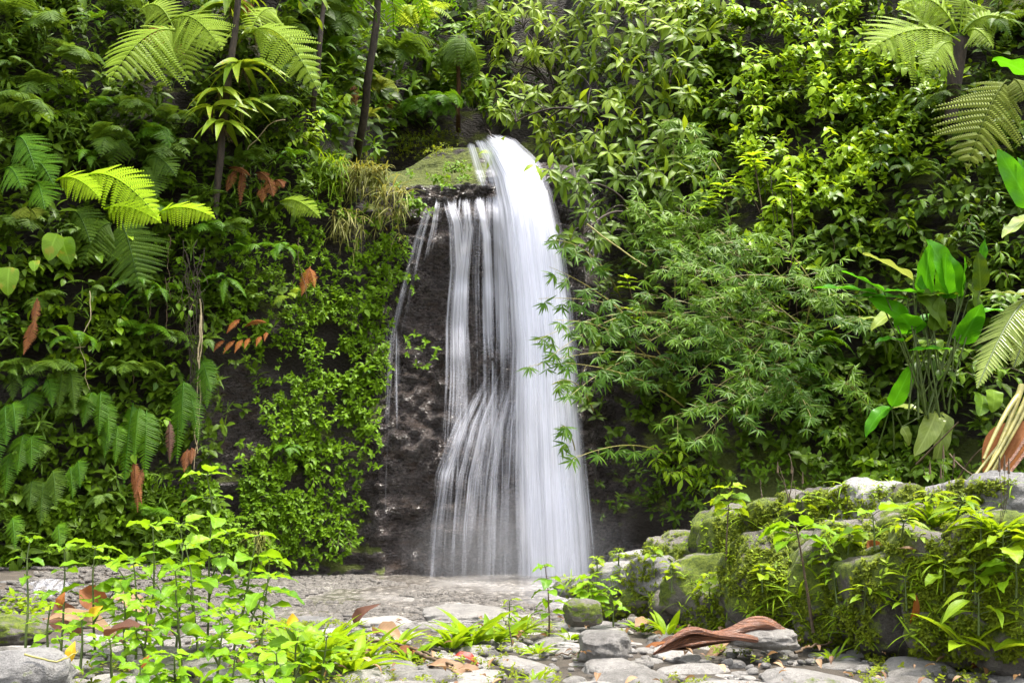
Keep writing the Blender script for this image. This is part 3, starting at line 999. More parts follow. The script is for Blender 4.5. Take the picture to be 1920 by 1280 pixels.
# water spread thinly over the whole left ledge, in threads
VL = [(806, 362), (796, 430), (786, 520), (790, 620), (790, 700), (786, 780), (778, 880), (770, 980), (766, 1084)]
VR = [(960, 352), (962, 430), (964, 520), (966, 620), (968, 700), (968, 780), (968, 880), (966, 980), (966, 1084)]
sheet(wf, 'thin_veil', VL, VR, [(0, 0.42), (0.12, 0.31), (0.3, 0.27), (0.45, 0.28), (0.6, 0.31), (0.75, 0.27), (1, 0.22)], 0.10, 60, 120, 21, (0.4, 0.05), 0.06, 0.0, WO, (0.03, 0))
# stronger strands in it
def strand(l, w0, w1, dens, seed, off=0.14, ends=(0.06, 0.45)):
    n = len(l) - 1
    sheet(wf, 'strand', [(a - (w0 + (w1 - w0) * k / n) / 2, y) for k, (a, y) in enumerate(l)], [(a + (w0 + (w1 - w0) * k / n) / 2, y) for k, (a, y) in enumerate(l)], [(0, dens), (0.5, dens * 0.95), (1, dens * 0.7)], off, 18, 80, seed, (0.42, 0.42), 0.05, 0.03, WO, ends)
strand([(838, 362), (856, 420), (862, 500), (856, 600), (858, 700), (850, 940)], 36, 90, 0.56, 31)
strand([(872, 360), (880, 430), (870, 520), (866, 640), (866, 820)], 24, 60, 0.50, 32, 0.17)
strand([(896, 362), (912, 440), (916, 540), (918, 640), (930, 760)], 26, 40, 0.56, 33)
strand([(932, 350), (936, 420), (940, 520), (944, 640), (944, 800)], 34, 50, 0.66, 34, 0.17)
strand([(824, 366), (814, 430), (800, 500), (786, 600)], 16, 34, 0.40, 35, 0.10, (0.08, 0.8))
strand([(808, 372), (788, 450), (772, 530), (756, 590), (738, 640)], 18, 34, 0.37, 36, 0.10, (0.1, 0.7))
strand([(880, 262), (892, 300), (908, 352)], 26, 34, 0.56, 37, 0.14, (0.15, 0.05))
strand([(896, 256), (918, 300), (930, 352)], 30, 40, 0.66, 38, 0.16, (0.15, 0.03))
strand([(732, 575), (728, 660), (728, 760), (722, 930)], 26, 50, 0.36, 39, 0.10, (0.12, 0.8))
strand([(746, 590), (746, 700), (748, 800), (746, 1000)], 16, 34, 0.34, 40, 0.10, (0.12, 0.8))
sheet(wf, 'thin_veil', [(796, 374), (768, 450), (742, 540), (722, 620), (712, 760), (704, 900), (700, 1060)], [(822, 370), (806, 450), (790, 540), (772, 640), (764, 760), (760, 900), (758, 1060)], [(0, 0.40), (0.2, 0.27), (0.5, 0.24), (0.8, 0.19), (1, 0.14)], 0.09, 40, 110, 44, (0.4, 0.4), 0.04, 0.0, WO, (0.05, 0.2), 2)
# water sliding to the left over the bulge below
AL = [(940, 590), (888, 700), (832, 795), (792, 885), (776, 980), (768, 1084)]
AR = [(1010, 600), (985, 710), (972, 800), (972, 890), (970, 980), (968, 1084)]
sheet(wf, 'apron', AL, AR, [(0, 0.28), (0.3, 0.38), (0.5, 0.37), (0.75, 0.29), (1, 0.22)], 0.18, 50, 90, 12, (0.22, 0.10), 0.10, 0.02, WO, (0.45, 0))
sheet(wf, 'apron', [(a - 6, y) for a, y in AL], [(a + 6, y) for a, y in AR], [(0, 0.30), (0.3, 0.34), (0.5, 0.31), (1, 0.21)], 0.28, 50, 90, 13, (0.34, 0.10), 0.06, 0.02, WO, (0.5, 0))

# fine spray hanging at the foot of the fall
import bmesh
bmx = bmesh.new()
bmesh.ops.create_uvsphere(bmx, u_segments=24, v_segments=14, radius=1.0)
me = bpy.data.meshes.new('spray')
bmx.to_mesh(me)
bmx.free()
mm, nt_, out_ = mat_new('spray')
tc_ = N(nt_, 'ShaderNodeTexCoord')
ln_ = nt_.nodes.new('ShaderNodeVectorMath')
ln_.operation = 'LENGTH'
nt_.links.new(tc_.outputs['Object'], ln_.inputs[0])
pv_ = nt_.nodes.new('ShaderNodeVolumePrincipled')
pv_.inputs['Color'].default_value = (0.95, 0.95, 0.98, 1)
nt_.links.new(math_n(nt_, 'MULTIPLY', ramp(nt_, ln_.outputs['Value'], 1.0, 0.2), 0.26), pv_.inputs['Density'])
nt_.links.new(pv_.outputs[0], out_.inputs['Volume'])
me.materials.append(mm)
mo_ = bpy.data.objects.new('spray', me)
COL.objects.link(mo_)
mo_.location = (0.15, 19.0, 0.35)
mo_.scale = (2.4, 0.9, 1.5)
tag(mo_, kind='stuff')

# small cascade at the left of the stream
cas = thing('small_cascade', 'low white cascade spilling over a stone step at the left edge', 'cascade', P(30, 1125, 13.0))
CO = P(30, 1125, 13.0)
vv, uu = np.meshgrid(np.linspace(0, 1, 26), np.linspace(0, 1, 40), indexing='ij')
cx = -6.75 + 1.15 * uu + 0.12 * vv
cy = 13.5 - 0.75 * np.sin(vv * 1.45) - 0.1 * np.sin(uu * 3)
cz = 0.36 - 0.52 * vv ** 1.8 - 0.03 * np.sin(uu * 9)
b = Buf()
i = np.arange(26 * 40).reshape(26, 40)
b.add(np.stack([cx, cy, cz], -1).reshape(-1, 3) - CO, np.stack([i[:-1, :-1], i[:-1, 1:], i[1:, 1:], i[1:, :-1]], -1).reshape(-1, 4), np.stack([uu * 1.15, vv * 1.2], -1).reshape(-1, 2), (0.50 * ss(0, 0.25, uu) * ss(0, 0.25, 1 - uu) * (0.6 + 0.4 * vv)).ravel())
b.build('falling_sheet', M['veil'], cas)
boulder((-6.3, 13.75, -0.02), (2.1, 1.2, 0.68), 'flat wet step stone under the low cascade', 'boulder_bare', 'step_stone', 'stone', seed=3)
# ================================================================== LOOSE LEAFY COVER
LEFT_DARK = [(180, 120, 330, 190, .75), (200, 330, 320, 130, .7), (120, 560, 240, 150, .55), (330, 560, 170, 130, .5), (140, 800, 240, 150, .6), (520, 120, 150, 130, .8), (560, 230, 120, 80, .8),
             (150, 980, 240, 110, .7), (350, 760, 120, 100, .5), (-120, 500, 160, 500, .4), (500, 330, 110, 80, .7)]
LEFT_DARK += [(300, -40, 420, 60, .9), (60, 30, 120, 80, .8), (620, 60, 80, 120, 1.0)]
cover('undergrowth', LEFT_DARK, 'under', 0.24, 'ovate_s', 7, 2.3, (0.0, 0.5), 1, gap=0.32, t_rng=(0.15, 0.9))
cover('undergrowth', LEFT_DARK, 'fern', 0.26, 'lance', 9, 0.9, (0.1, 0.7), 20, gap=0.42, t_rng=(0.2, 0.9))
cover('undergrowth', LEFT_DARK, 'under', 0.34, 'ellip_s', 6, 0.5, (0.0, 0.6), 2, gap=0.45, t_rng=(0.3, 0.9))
CREEP = [(690, 500, 50, 70, 4), (655, 640, 70, 100, 5), (640, 770, 50, 80, 4.5), (672, 700, 34, 140, 4.5), (540, 740, 60, 60, 3.5), (560, 840, 70, 90, 4.5), (510, 910, 80, 90, 4.5),
         (470, 970, 110, 80, 4.5), (640, 1010, 45, 50, 4.5), (330, 1010, 110, 80, 3.8), (150, 985, 130, 80, 3.8), (430, 540, 80, 80, 3), (500, 610, 80, 80, 3), (725, 430, 45, 60, 2.2),
         (600, 330, 50, 50, 3), (745, 335, 28, 30, 3), (785, 385, 34, 26, 4), (850, 328, 42, 24, 4.5), (575, 290, 55, 50, 2.6), (600, 480, 60, 110, 2.2), (90, 1040, 130, 50, 4), (560, 1010, 60, 60, 3),
         (790, 660, 26, 34, 2), (770, 540, 22, 30, 1.3), (590, 600, 60, 60, 3), (300, 930, 90, 60, 3), (590, 690, 40, 60, 3.5), (440, 1040, 70, 40, 4), (-80, 1000, 90, 90, 3), (640, 880, 26, 60, 2.5), (725, 520, 40, 60, 4), (705, 640, 34, 90, 4.5), (690, 790, 30, 90, 4), (655, 930, 30, 60, 3), (600, 760, 50, 90, 4), (540, 950, 60, 80, 4), (600, 960, 40, 60, 3), (640, 420, 50, 70, 3), (740, 470, 26, 50, 3), (560, 520, 60, 100, 2.5), (610, 410, 60, 60, 3),
         (60, 940, 80, 60, 3), (250, 1010, 90, 60, 4), (400, 950, 60, 60, 4), (420, 470, 60, 60, 2.5), (470, 430, 60, 60, 2.5)]
cover('creeper', CREEP, 'creeper', 0.115, 'ovate_s', 7, 1.9, (0.03, 0.42), 3, gap=0.33, t_rng=(0.25, 1.0), axis=(0.0, -0.8, 0.5))
cover('creeper', CREEP[:14], 'creeper', 0.16, 'ovate_s', 6, 0.30, (0.2, 0.5), 4, gap=0.45, t_rng=(0.4, 1.1))
# far wood behind the top of the fall
FAR = [(690, 190, 80, 90, 1.3), (640, 130, 70, 120, 1.3), (840, 190, 60, 50, 1.2), (930, 190, 60, 60, 1.0), (740, 200, 70, 50, 1.3), (760, 60, 150, 100, 1.3), (720, 150, 90, 60, 1.0), (830, 120, 90, 90, 1.2), (660, 30, 90, 60, 1.2), (900, 30, 80, 60, 1.0), (760, -60, 220, 60, 1.0)]
cover('undergrowth', FAR, 'creeper', 0.36, 'ellip_s', 6, 0.9, (0.0, 2.2), 5, gap=0.34, t_rng=(0.2, 0.9))
cover('undergrowth', FAR, 'under', 0.5, 'ovate_s', 6, 0.7, (0.0, 1.0), 6, t_rng=(0.2, 0.9))

# ================================================================== LEFT WALL: TREES
def trunk_thing(name, label, px_pts, off, r, mat, cat='tree', extra=None):
    d0 = H(*px_pts[0], off)[1]
    foot = H(px_pts[0][0] - 4, px_pts[0][1] + 55, -0.15)
    pts = A([foot, foot * 0.35 + P(*px_pts[0], d0) * 0.65] + [P(a, b_, d0) for a, b_ in px_pts[1:]])
    base = foot
    o = thing(name, label, cat, base)
    c = np.stack([np.interp(np.linspace(0, 1, 16), np.linspace(0, 1, len(pts)), pts[:, i]) for i in range(3)], -1)
    rng = rng_of(label)
    c = c + np.cumsum(rng.normal(0, 0.012, c.shape), 0)
    b = Buf()
    b.tube(c - base, r, r * 0.75, 9)
    b.build('trunk', M[mat], o)
    return o, c, base


tr, trc, trb = trunk_thing('epiphyte_tree', 'slim dark trunk rising between pale tree fern fronds, ringed by strap-leaved epiphytes', [(398, 420), (408, 300), (418, 180), (432, 60), (440, -60)], 0.6, 0.075, 'bark', 'tree')
b, lf = Buf(), Buf()
rng = rng_of('epicrown')
for k in range(16):
    a = rng.uniform(0, 6.28)
    spray(b, lf, trc[-1] - trb, A([math.cos(a), math.sin(a) - 0.3, rng.uniform(-0.1, 0.9)]), 1.5, 9, 0.30, 'ellip', rng, 0.5, 0.02)
b.build('branches', M['bark'], tr)
lf.build('foliage', M['droop'], tr)

def epiphyte(px, py, n, ll, label, off=1.0, up=0.35):
    p = H(px, py, off)
    rng = rng_of(label)
    o = thing('epiphyte', label, 'epiphyte', p, 'strap-leaved epiphytes on the dark trunk')
    lf = Buf()
    a = np.arange(n) * 2.4 + rng.normal(0, 0.3, n)
    d = nrm(np.stack([np.cos(a), np.sin(a) - 0.45, rng.uniform(-0.1, 1.1, n) * up + 0.15], -1))
    sz = ll * 1.35 * rng.uniform(0.7, 1.15, n)
    lf.inst(T['strap'], frames(d, A([0, -0.4, 1.0]) + rng.normal(0, 0.25, (n, 3)), sz * 1.2, sz, sz * 1.5), np.zeros((n, 3)), np.clip(0.55 + rng.normal(0, 0.2, n), 0, 1))
    lf.build('leaves', M['strap'], o)
    b = Buf()
    for k in range(5):
        b.tube(arc([0, 0, 0], [rng.normal(0, 0.08), 0.05 + 0.05 * k, rng.uniform(-0.35, -0.1)], 0.0, 5), 0.012, 0.006, 4)
    b.build('roots', M['vine'], o)

epiphyte(432, 12, 12, 0.62, 'yellow-tipped epiphyte topmost on the dark trunk, beside a tuft of orange dead fronds')
epiphyte(478, 62, 10, 0.55, 'epiphyte arching out on the side of the trunk above the long pale frond')
epiphyte(455, 128, 11, 0.60, 'epiphyte with long yellowing leaves hanging down beside the middle of the dark trunk')
epiphyte(412, 172, 9, 0.48, 'small epiphyte at the bend of the dark trunk under the large pale fronds')
epiphyte(398, 205, 10, 0.50, 'epiphyte with broad bent leaves above the lowest yellow pair on the dark trunk')
epiphyte(418, 235, 9, 0.52, 'lowest epiphyte on the dark trunk, two yellow leaves hanging like ribbons')
epiphyte(452, 195, 8, 0.45, 'green epiphyte reaching toward the waterfall from the lower trunk')

t2, c2, b2 = trunk_thing('palm', 'dark straight palm trunk standing against the light green wood behind the fall', [(672, 250), (686, 150), (698, 60), (704, -40)], 2.6, 0.10, 'bark', 'palm')
for k in range(11):
    a = k * 2 * math.pi / 11
    f = bpy.data.objects.new('frond', frond_mesh('simple', 0.20, 0.45 + 0.15 * (k % 3), 'fern_sword', 26, k % 3))
    COL.objects.link(f)
    f.parent = t2
    f.location = c2[-1] - b2
    f.rotation_euler = (0.15, 0, a)
    f.scale = (2.4,) * 3
t3, c3, b3 = trunk_thing('forest_tree', 'thin reddish trunk half hidden by ferns left of the palm', [(588, 190), (598, 100), (606, -30)], 1.0, 0.06, 'bark', 'tree')
b, lf = Buf(), Buf()
for k in range(14):
    a = rng.uniform(0, 6.28)
    spray(b, lf, c3[-1] - b3, A([math.cos(a), math.sin(a) - 0.3, rng.uniform(0, 0.9)]), 1.4, 9, 0.28, 'ellip', rng, 0.5, 0.02)
b.build('branches', M['bark'], t3)
lf.build('foliage', M['under'], t3)
t4, c4, b4 = trunk_thing('tree_fern', 'tall shaggy red-brown tree fern trunk behind the lip, dark fronds hanging round its top', [(862, 190), (860, 120), (862, 70)], 1.6, 0.07, 'bark_red', 'tree fern')
for k in range(9):
    a = k * 2 * math.pi / 9 + 0.2
    f = bpy.data.objects.new('frond', frond_mesh('bi', 0.30, 0.10 + 0.2 * (k % 3), 'fern', 15, k % 3))
    COL.objects.link(f)
    f.parent = t4
    f.location = c4[-1] - b4
    f.rotation_euler = (-0.7, 0.3 * math.sin(a * 3), a)
    f.scale = (1.45,) * 3

# ================================================================== LEFT WALL: FERNS
UP = A([0, -0.92, 0.40])
def hp(px, py, off):
    return H(px, py, off)
def fp(d, *pts):
    return [P(a, b_, d) for a, b_ in pts]

def hero(name, label, cat, d, rows, mat, mode='bi', npin=26, trunk=None):
    """rows: (base px, base py, tip px, tip py, lift m, half width m, depth step toward the viewer)"""
    sp = []
    for r_ in rows:
        bx, by, tx, ty, lift, W, fw = r_[:7]
        up = r_[7] if len(r_) > 7 else UP
        sp.append((P(bx, by, d), P(tx, ty, d - fw), lift, W, up))
    return hero_fronds(name, label, cat, sp, mat, mode, trunk, npin)

d_tf = float(hit(330, 60)) - 1.5
hero('tree_fern', 'tree fern with large pale fronds drooping beside the epiphyte trunk', 'tree fern', d_tf,
     [(335, 62, 205, 150, 0.32, 0.78, 0.9), (330, 60, 350, 150, 0.35, 0.55, 0.3), (318, 42, 415, 92, 0.28, 0.52, 0.8), (325, 52, 262, 20, 0.25, 0.40, -0.2), (330, 58, 300, 170, 0.3, 0.45, 0.1)], 'fern_light')
hero('tree_fern', 'single long pale frond arching away from the trunk toward the thin reddish tree', 'tree fern', d_tf + 0.2,
     [(468, 62, 598, 172, 0.42, 0.50, 0.6), (468, 62, 520, 20, 0.2, 0.4, -0.4)], 'fern_light')
d_y = float(hit(210, 370)) - 1.6
hero('fern', 'sunlit yellow-green fern, the brightest fronds on the dark left wall', 'fern', d_y,
     [(105, 338, 188, 372, 0.16, 0.30, 0.5), (150, 335, 296, 408, 0.30, 0.42, 0.7), (195, 392, 300, 416, 0.12, 0.30, 0.8), (292, 402, 402, 408, 0.14, 0.26, 0.7)], 'fern_yellow')
hero('fern', 'small bright green frond sticking out beside the orange hanging frond', 'fern', float(hit(560, 390)) - 0.8,
     [(525, 378, 600, 408, 0.14, 0.24, 0.4)], 'fern_light')
hero('fern', 'mid green fern with pointed fronds drooping at the left end of the yellow fern', 'fern', float(hit(60, 330)) - 1.2,
     [(28, 262, 66, 318, 0.2, 0.32, 0.5), (40, 300, 100, 345, 0.2, 0.3, 0.4), (8, 320, 40, 352, 0.15, 0.35, 0.6), (66, 345, 84, 392, 0.14, 0.28, 0.6)], 'fern_sword')
hero('fern', 'dark grey-green bipinnate fern spreading above the yellow fern', 'fern', float(hit(270, 320)) - 0.7,
     [(262, 320, 292, 372, 0.2, 0.36, 0.3), (268, 306, 330, 330, 0.2, 0.3, 0.3), (230, 330, 282, 395, 0.15, 0.32, 0.5), (240, 268, 206, 318, 0.2, 0.26, 0.3)], 'fern')
hero('fern', 'large dark bluish fern frond hanging straight down through the ovate vine', 'fern', float(hit(260, 480)) - 0.9,
     [(226, 415, 262, 545, 0.15, 0.55, 0.4), (210, 420, 150, 500, 0.2, 0.5, 0.3), (130, 400, 170, 455, 0.2, 0.34, 0.5)], 'fern')

fern(hp(265, 215, 0.8), 'dim fern in the shade right under the big pale fronds', 7, 0.75, mat='fern', seed=1)
fern(hp(150, 130, 0.7), 'dark fern on the left wall between two leafy vines, left of the pale fronds', 6, 0.8, mat='fern', seed=2)
fern(hp(105, 60, 0.7), 'fern near the top left corner beside the hanging vine leaves', 7, 0.8, mat='fern', seed=3)
fern(hp(60, 215, 0.8), 'shaded fern hanging over the left edge above the mid green fern', 7, 0.75, mat='fern', seed=4)
fern(hp(215, 265, 0.8), 'fern with a dead brown frond in the gap above the dark grey fern', 6, 0.75, mat='fern', seed=5)
fern(hp(520, 215, 0.8), 'feathery fern just below the tip of the long pale frond', 8, 0.8, mat='fern', seed=6)
fern(hp(560, 150, 0.6), 'dark fern at the foot of the thin reddish trunk', 7, 0.85, mat='fern', seed=7)
fern(hp(650, 120, 1.4), 'bright sword-leaved fern hanging in front of the palm trunk', 8, 0.85, 'simple', 'fern_sword', seed=8, W=0.17)
fern(hp(712, 175, 2.0), 'reddish-brown tinged fern at the foot of the palm trunk', 7, 0.9, 'bi', 'fern_olive', seed=9)
fern(hp(748, 120, 2.5), 'broad pale fern crown lit from above behind the lip of the fall', 9, 1.5, 'bi', 'fern', seed=10)
fern(hp(790, 200, 2.0), 'low bright fern patch growing just above the mossy lip', 9, 1.0, 'bi', 'fern_sword', seed=11, tilt=0.0)
fern(hp(835, 195, 2.2), 'second low bright fern patch just above the lip, nearer the falling water', 8, 0.9, 'bi', 'fern_sword', seed=12, tilt=0.0)
fern(hp(790, 60, 1.5), 'tall fern with silvery leaning fronds behind the lip of the fall', 9, 1.7, 'simple', 'fern_light', seed=13, W=0.18)
fern(hp(640, 60, 1.5), 'upright fern above the reddish tinged one, left of the palm', 8, 1.2, 'bi', 'fern', seed=14)
fern(hp(690, 225, 1.0), 'brownish fern drooping over the hollow left of the mossy lip', 7, 0.8, 'simple', 'fern_olive', seed=15, W=0.16, rise=0.1)
fern(hp(645, 215, 0.8), 'leafy bright fern hanging left of the hollow beside the lip', 7, 0.65, 'simple', 'fern_sword', seed=16, W=0.2, rise=0.1)
fern(hp(610, 235, 0.7), 'yellow-green fern above the mossy ledge at the top of the left wall', 8, 0.7, 'bi', 'fern_sword', seed=17)
fern(hp(535, 470, 0.7), 'sword fern above the hanging orange frond near the middle of the left wall', 6, 0.75, 'simple', 'fern_sword', seed=18, W=0.2, rise=0.15)
fern(hp(548, 560, 0.7), 'pale two-toned fern frond curling below the hanging orange frond', 4, 0.55, 'simple', 'fern_light', seed=19, W=0.26, rise=0.2)
fern(hp(425, 520, 0.6), 'narrow dark fern hanging behind the bundle of roots', 5, 0.8, 'simple', 'fern_sword', seed=20, W=0.16, rise=-0.2)
fern(hp(390, 640, 0.6), 'dark drooping fern behind the root bundle, above the glossy sword fronds', 5, 0.7, 'simple', 'fern', seed=21, W=0.16, rise=-0.1)
fern(hp(270, 530, 0.6), 'slim fern frond hanging in the dark hollow right of the bluish fern', 4, 0.9, 'simple', 'fern_sword', seed=22, W=0.13, rise=-0.2)
fern(hp(400, 440, 0.7), 'light green fern at the top of the root bundle', 8, 0.65, 'bi', 'fern_sword', seed=23)
fern(hp(320, 300, 0.6), 'shaded fern low on the trunk under the lowest epiphyte', 7, 0.8, 'bi', 'fern', seed=24)
fern(hp(545, 840, 0.45), 'small fern poking out of the creeper in the middle of the dense patch', 6, 0.5, 'simple', 'fern_sword', seed=25, W=0.2, rise=0.1)
fern(hp(690, 700, 0.3), 'tiny dark fern at the wet rock edge of the creeper', 5, 0.4, 'simple', 'fern_sword', seed=26, W=0.2, rise=0.0)

PACK = [(30, 40), (180, 40), (230, 15), (120, 110), (200, 200), (30, 130), (85, 170), (180, 300), (330, 230), (360, 290), (300, 260), (20, 280), (480, 300), (545, 300), (585, 200), (150, 440), (300, 400), (370, 390), (50, 430),
        (20, 600), (90, 570), (180, 540), (280, 620), (210, 700), (90, 690), (150, 650), (320, 640), (30, 700), (450, 470), (480, 560), (440, 430), (610, 100), (540, 60), (500, 130), (560, 20), (390, 20), (260, 700), (300, 560), (70, 850), (200, 930), (290, 960), (10, 950), (140, 770)]
for k, (a, b_) in enumerate(PACK):
    r_ = rng_of('pack', k)
    fern(hp(a, b_, 0.55), 'dim green fern packed among many alike on the shaded wall left of the fall', 6, r_.uniform(0.5, 0.85), ('bi', 'simple')[k % 2], ('fern', 'fern_sword', 'fern')[k % 3], seed=100 + k, W=(0.30, 0.18)[k % 2], group='ferns packed on the shaded left wall', rise=r_.uniform(-0.1, 0.5))

# hanging sword ferns, lower left wall: each frond given one by one
def hang(label, rows, mat='fern_sword', off=0.8, W=0.2, npin=30):
    d = float(hit(rows[0][0], rows[0][1])) - off
    sp = [(P(a, b_, d + 0.15), P(c_, e_, d - 0.25), 0.18, w_, A([0, -0.9, 0.35])) for a, b_, c_, e_, w_ in rows]
    return hero_fronds('sword_fern', label, 'fern', sp, mat, 'simple', None, npin)

hang('glossy sword fern hanging beside the bare rock patch, right of the root bundle', [(382, 672, 388, 765, 0.30), (372, 680, 395, 735, 0.24)])
hang('glossy sword fern hanging just left of the root bundle', [(345, 715, 340, 812, 0.30), (335, 735, 332, 870, 0.24), (352, 730, 372, 830, 0.22)])
hang('pair of long bright sword fronds hanging side by side above the hanging brown fronds', [(250, 755, 232, 912, 0.26), (275, 770, 272, 895, 0.30), (262, 765, 252, 860, 0.2)])
hang('sword fern with curved ribbed fronds above the low leafy herbs of the left wall', [(178, 738, 155, 800, 0.26), (190, 735, 185, 815, 0.24), (200, 760, 204, 830, 0.2)])
hang('arched yellow-brown sword fern frond with a mossy stalk', [(85, 715, 98, 765, 0.2), (70, 718, 42, 745, 0.2), (60, 745, 50, 785, 0.3)])
hang('sword fern hanging at the left border below the rusty dead frond', [(8, 762, 12, 835, 0.26), (-10, 770, -4, 880, 0.26), (22, 760, 30, 815, 0.2)])
hang('wide sword fern hanging over the dark hollow above the creeper, near the left border', [(48, 815, 32, 890, 0.32), (60, 820, 58, 880, 0.28), (20, 850, 10, 930, 0.26)])
hang('grey-green sword fern with broad drooping fronds lowest on the left wall', [(82, 905, 76, 985, 0.30), (98, 885, 105, 950, 0.26), (62, 905, 55, 960, 0.24)], 'fern')
hang('slender sword fern between the low creeper and the broad grey-green fern', [(130, 880, 136, 935, 0.22), (145, 870, 150, 915, 0.18)])
hang('sword fern drooping beside the long pair, half covered by vine leaves', [(208, 790, 196, 858, 0.22), (222, 800, 216, 870, 0.2)])
hang('dim sword fern in the hollow left of the ribbed fern', [(130, 700, 140, 770, 0.22), (118, 705, 110, 768, 0.22), (20, 700, 24, 750, 0.26)], 'fern')
hang('young sword fern by the stream foot, in front of the creeper', [(22, 975, 28, 1030, 0.2), (108, 990, 112, 1035, 0.2)])

# dead fronds
def dead(label, rows, mat='dead', off=0.8, mode='simple', npin=22, up=A([0, -0.9, 0.35]), name='dead_frond'):
    d = float(hit(rows[0][0], rows[0][1])) - off
    return hero_fronds(name, label, 'dead frond', [(P(a, b_, d + 0.1), P(c_, e_, d - 0.2), 0.06, w_, up) for a, b_, c_, e_, w_ in rows], mat, mode, None, npin)

dead('row of bright rust-orange dead pinnae hanging across the creeper above the bare rock patch', [(420, 640, 400, 660, 0.07), (440, 640, 418, 664, 0.07), (455, 638, 440, 662, 0.08), (468, 635, 458, 655, 0.07), (490, 632, 480, 650, 0.07), (450, 600, 425, 625, 0.09), (500, 625, 496, 640, 0.06), (460, 612, 500, 605, 0.08)], 'dead_orange', 0.5)
dead('orange dead frond hanging like a curled hand beside the sword fern', [(582, 500, 565, 555, 0.16), (580, 505, 590, 540, 0.12)], 'dead_orange', 0.8)
dead('rusty brown dead frond hanging in the dark near the left border', [(66, 600, 44, 665, 0.14), (70, 560, 62, 620, 0.10)], 'dead', 0.9)
dead('thin brown dead fronds dangling under the pale bent vine', [(455, 318, 450, 385, 0.07), (440, 320, 425, 360, 0.09), (430, 315, 470, 330, 0.06)], 'dead', 0.7, 'bi')
dead('broad brown dead fern drooping beside the small bright green frond', [(500, 335, 512, 368, 0.14), (480, 325, 505, 340, 0.10), (490, 345, 492, 380, 0.10), (515, 340, 532, 352, 0.10)], 'dead', 0.7, 'bi')
dead('dark red dead frond hanging next to the left of the root bundle', [(318, 790, 318, 868, 0.11)], 'dead_dark', 0.9)
dead('long shaggy brown dead fronds hanging below the pair of long bright fronds', [(252, 862, 258, 960, 0.13), (268, 880, 252, 930, 0.11), (246, 885, 266, 945, 0.1)], 'dead', 0.9)
dead('brown dead frond curled at the foot of the root bundle', [(352, 842, 345, 885, 0.13), (360, 840, 358, 870, 0.1)], 'dead', 0.9)
dead('orange-brown dead fronds under the crown of the pale tree fern', [(330, 62, 262, 75, 0.25), (335, 66, 300, 95, 0.28), (325, 60, 270, 62, 0.2)], 'dead_orange', 1.2, 'bi')
dead('orange dead tuft behind the topmost epiphyte', [(462, 5, 466, 30, 0.14), (455, 0, 458, 25, 0.12)], 'dead_orange', 1.0)
dead('dry red frond on the slope above the hollow, left of the palm foot', [(665, 160, 652, 205, 0.14), (660, 165, 668, 200, 0.1)], 'dead', 1.2, 'bi')
dead('pale brown dead fern sprawled beneath the yellow fern', [(50, 390, 30, 410, 0.18), (55, 395, 70, 410, 0.16)], 'fern_olive', 0.9, 'bi')
dead('dead brown fronds hanging under the brownish fern by the hollow', [(720, 190, 735, 205, 0.13), (600, 315, 585, 340, 0.14)], 'dead', 0.8, 'bi')

# ================================================================== LEFT WALL: LEAFY PLANTS
def vine(px, py, label, **k):
    k.setdefault('name', 'leafy_vine')
    k.setdefault('cat', 'vine')
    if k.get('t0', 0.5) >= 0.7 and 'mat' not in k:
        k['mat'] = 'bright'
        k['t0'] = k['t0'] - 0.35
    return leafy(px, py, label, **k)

vine(60, 25, 'pale green vine leaves in the top left corner', w=1.1, h=0.8, n=10, ll=0.26, t0=0.75, tpl='ellip')
vine(55, 88, 'vine with long drooping leaves on the left border, left of the dark fern', w=0.9, h=0.7, n=10, ll=0.24, t0=0.6, tpl='ellip')
vine(140, 178, 'yellowish vine cluster hanging beside the left pale frond', w=0.5, h=0.8, n=9, ll=0.22, t0=0.95)
vine(25, 185, 'vine with long leaves on the left border above the mid green fern', w=0.8, h=0.6, n=10, ll=0.26, t0=0.6, tpl='ellip')
vine(125, 222, 'broad leafy vine in the middle of the upper left wall', w=0.9, h=0.7, n=14, ll=0.26, t0=0.7)
vine(120, 265, 'drooping vine above the sunlit yellow fern', w=0.9, h=0.6, n=12, ll=0.22, t0=0.55)
vine(510, 195, 'slim-leaved plant on the trunk side below the long pale frond', w=0.8, h=0.5, n=10, ll=0.2, t0=0.6, tpl='ellip')
vine(620, 215, 'pale leafy shrub on the edge above the mossy ledge', w=1.0, h=0.7, n=12, ll=0.22, t0=0.95, mat='bright', off=1.1)
vine(570, 260, 'light green vine curtain at the top of the creeper wall', w=1.1, h=0.8, n=16, ll=0.17, t0=0.8, mat='bright')
vine(545, 190, 'twiggy shrub beside the long pale frond tip', w=0.8, h=0.6, n=10, ll=0.2, t0=0.8, tpl='ellip')
vine(350, 350, 'small bright herb in the dark right of the yellow fern', w=0.4, h=0.35, n=7, ll=0.2, t0=1.0, mat='creeper')
vine(200, 480, 'ovate-leaved vine massed in front of the bluish fern', w=1.2, h=0.6, n=16, ll=0.24, t0=0.75)
vine(120, 500, 'ovate-leaved vine below the yellow-edged round leaf', w=1.0, h=0.8, n=16, ll=0.24, t0=0.6)
vine(60, 525, 'ovate-leaved vine between the two round leaves', w=0.7, h=0.7, n=10, ll=0.23, t0=0.65)
vine(215, 595, 'hanging vine dense with light leaves in the middle of the dark hollow', w=0.6, h=0.9, n=14, ll=0.22, t0=0.95)
vine(140, 595, 'thin vine branch reaching out over the dark hollow', w=0.9, h=0.25, n=6, ll=0.22, t0=0.95)
vine(160, 680, 'dangling vine end with a few pale leaves above the ribbed sword fern', w=0.45, h=0.5, n=6, ll=0.24, t0=0.95)
vine(10, 455, 'vine leaves on the left border above the big round leaf', w=0.5, h=0.6, n=8, ll=0.22, t0=0.7)
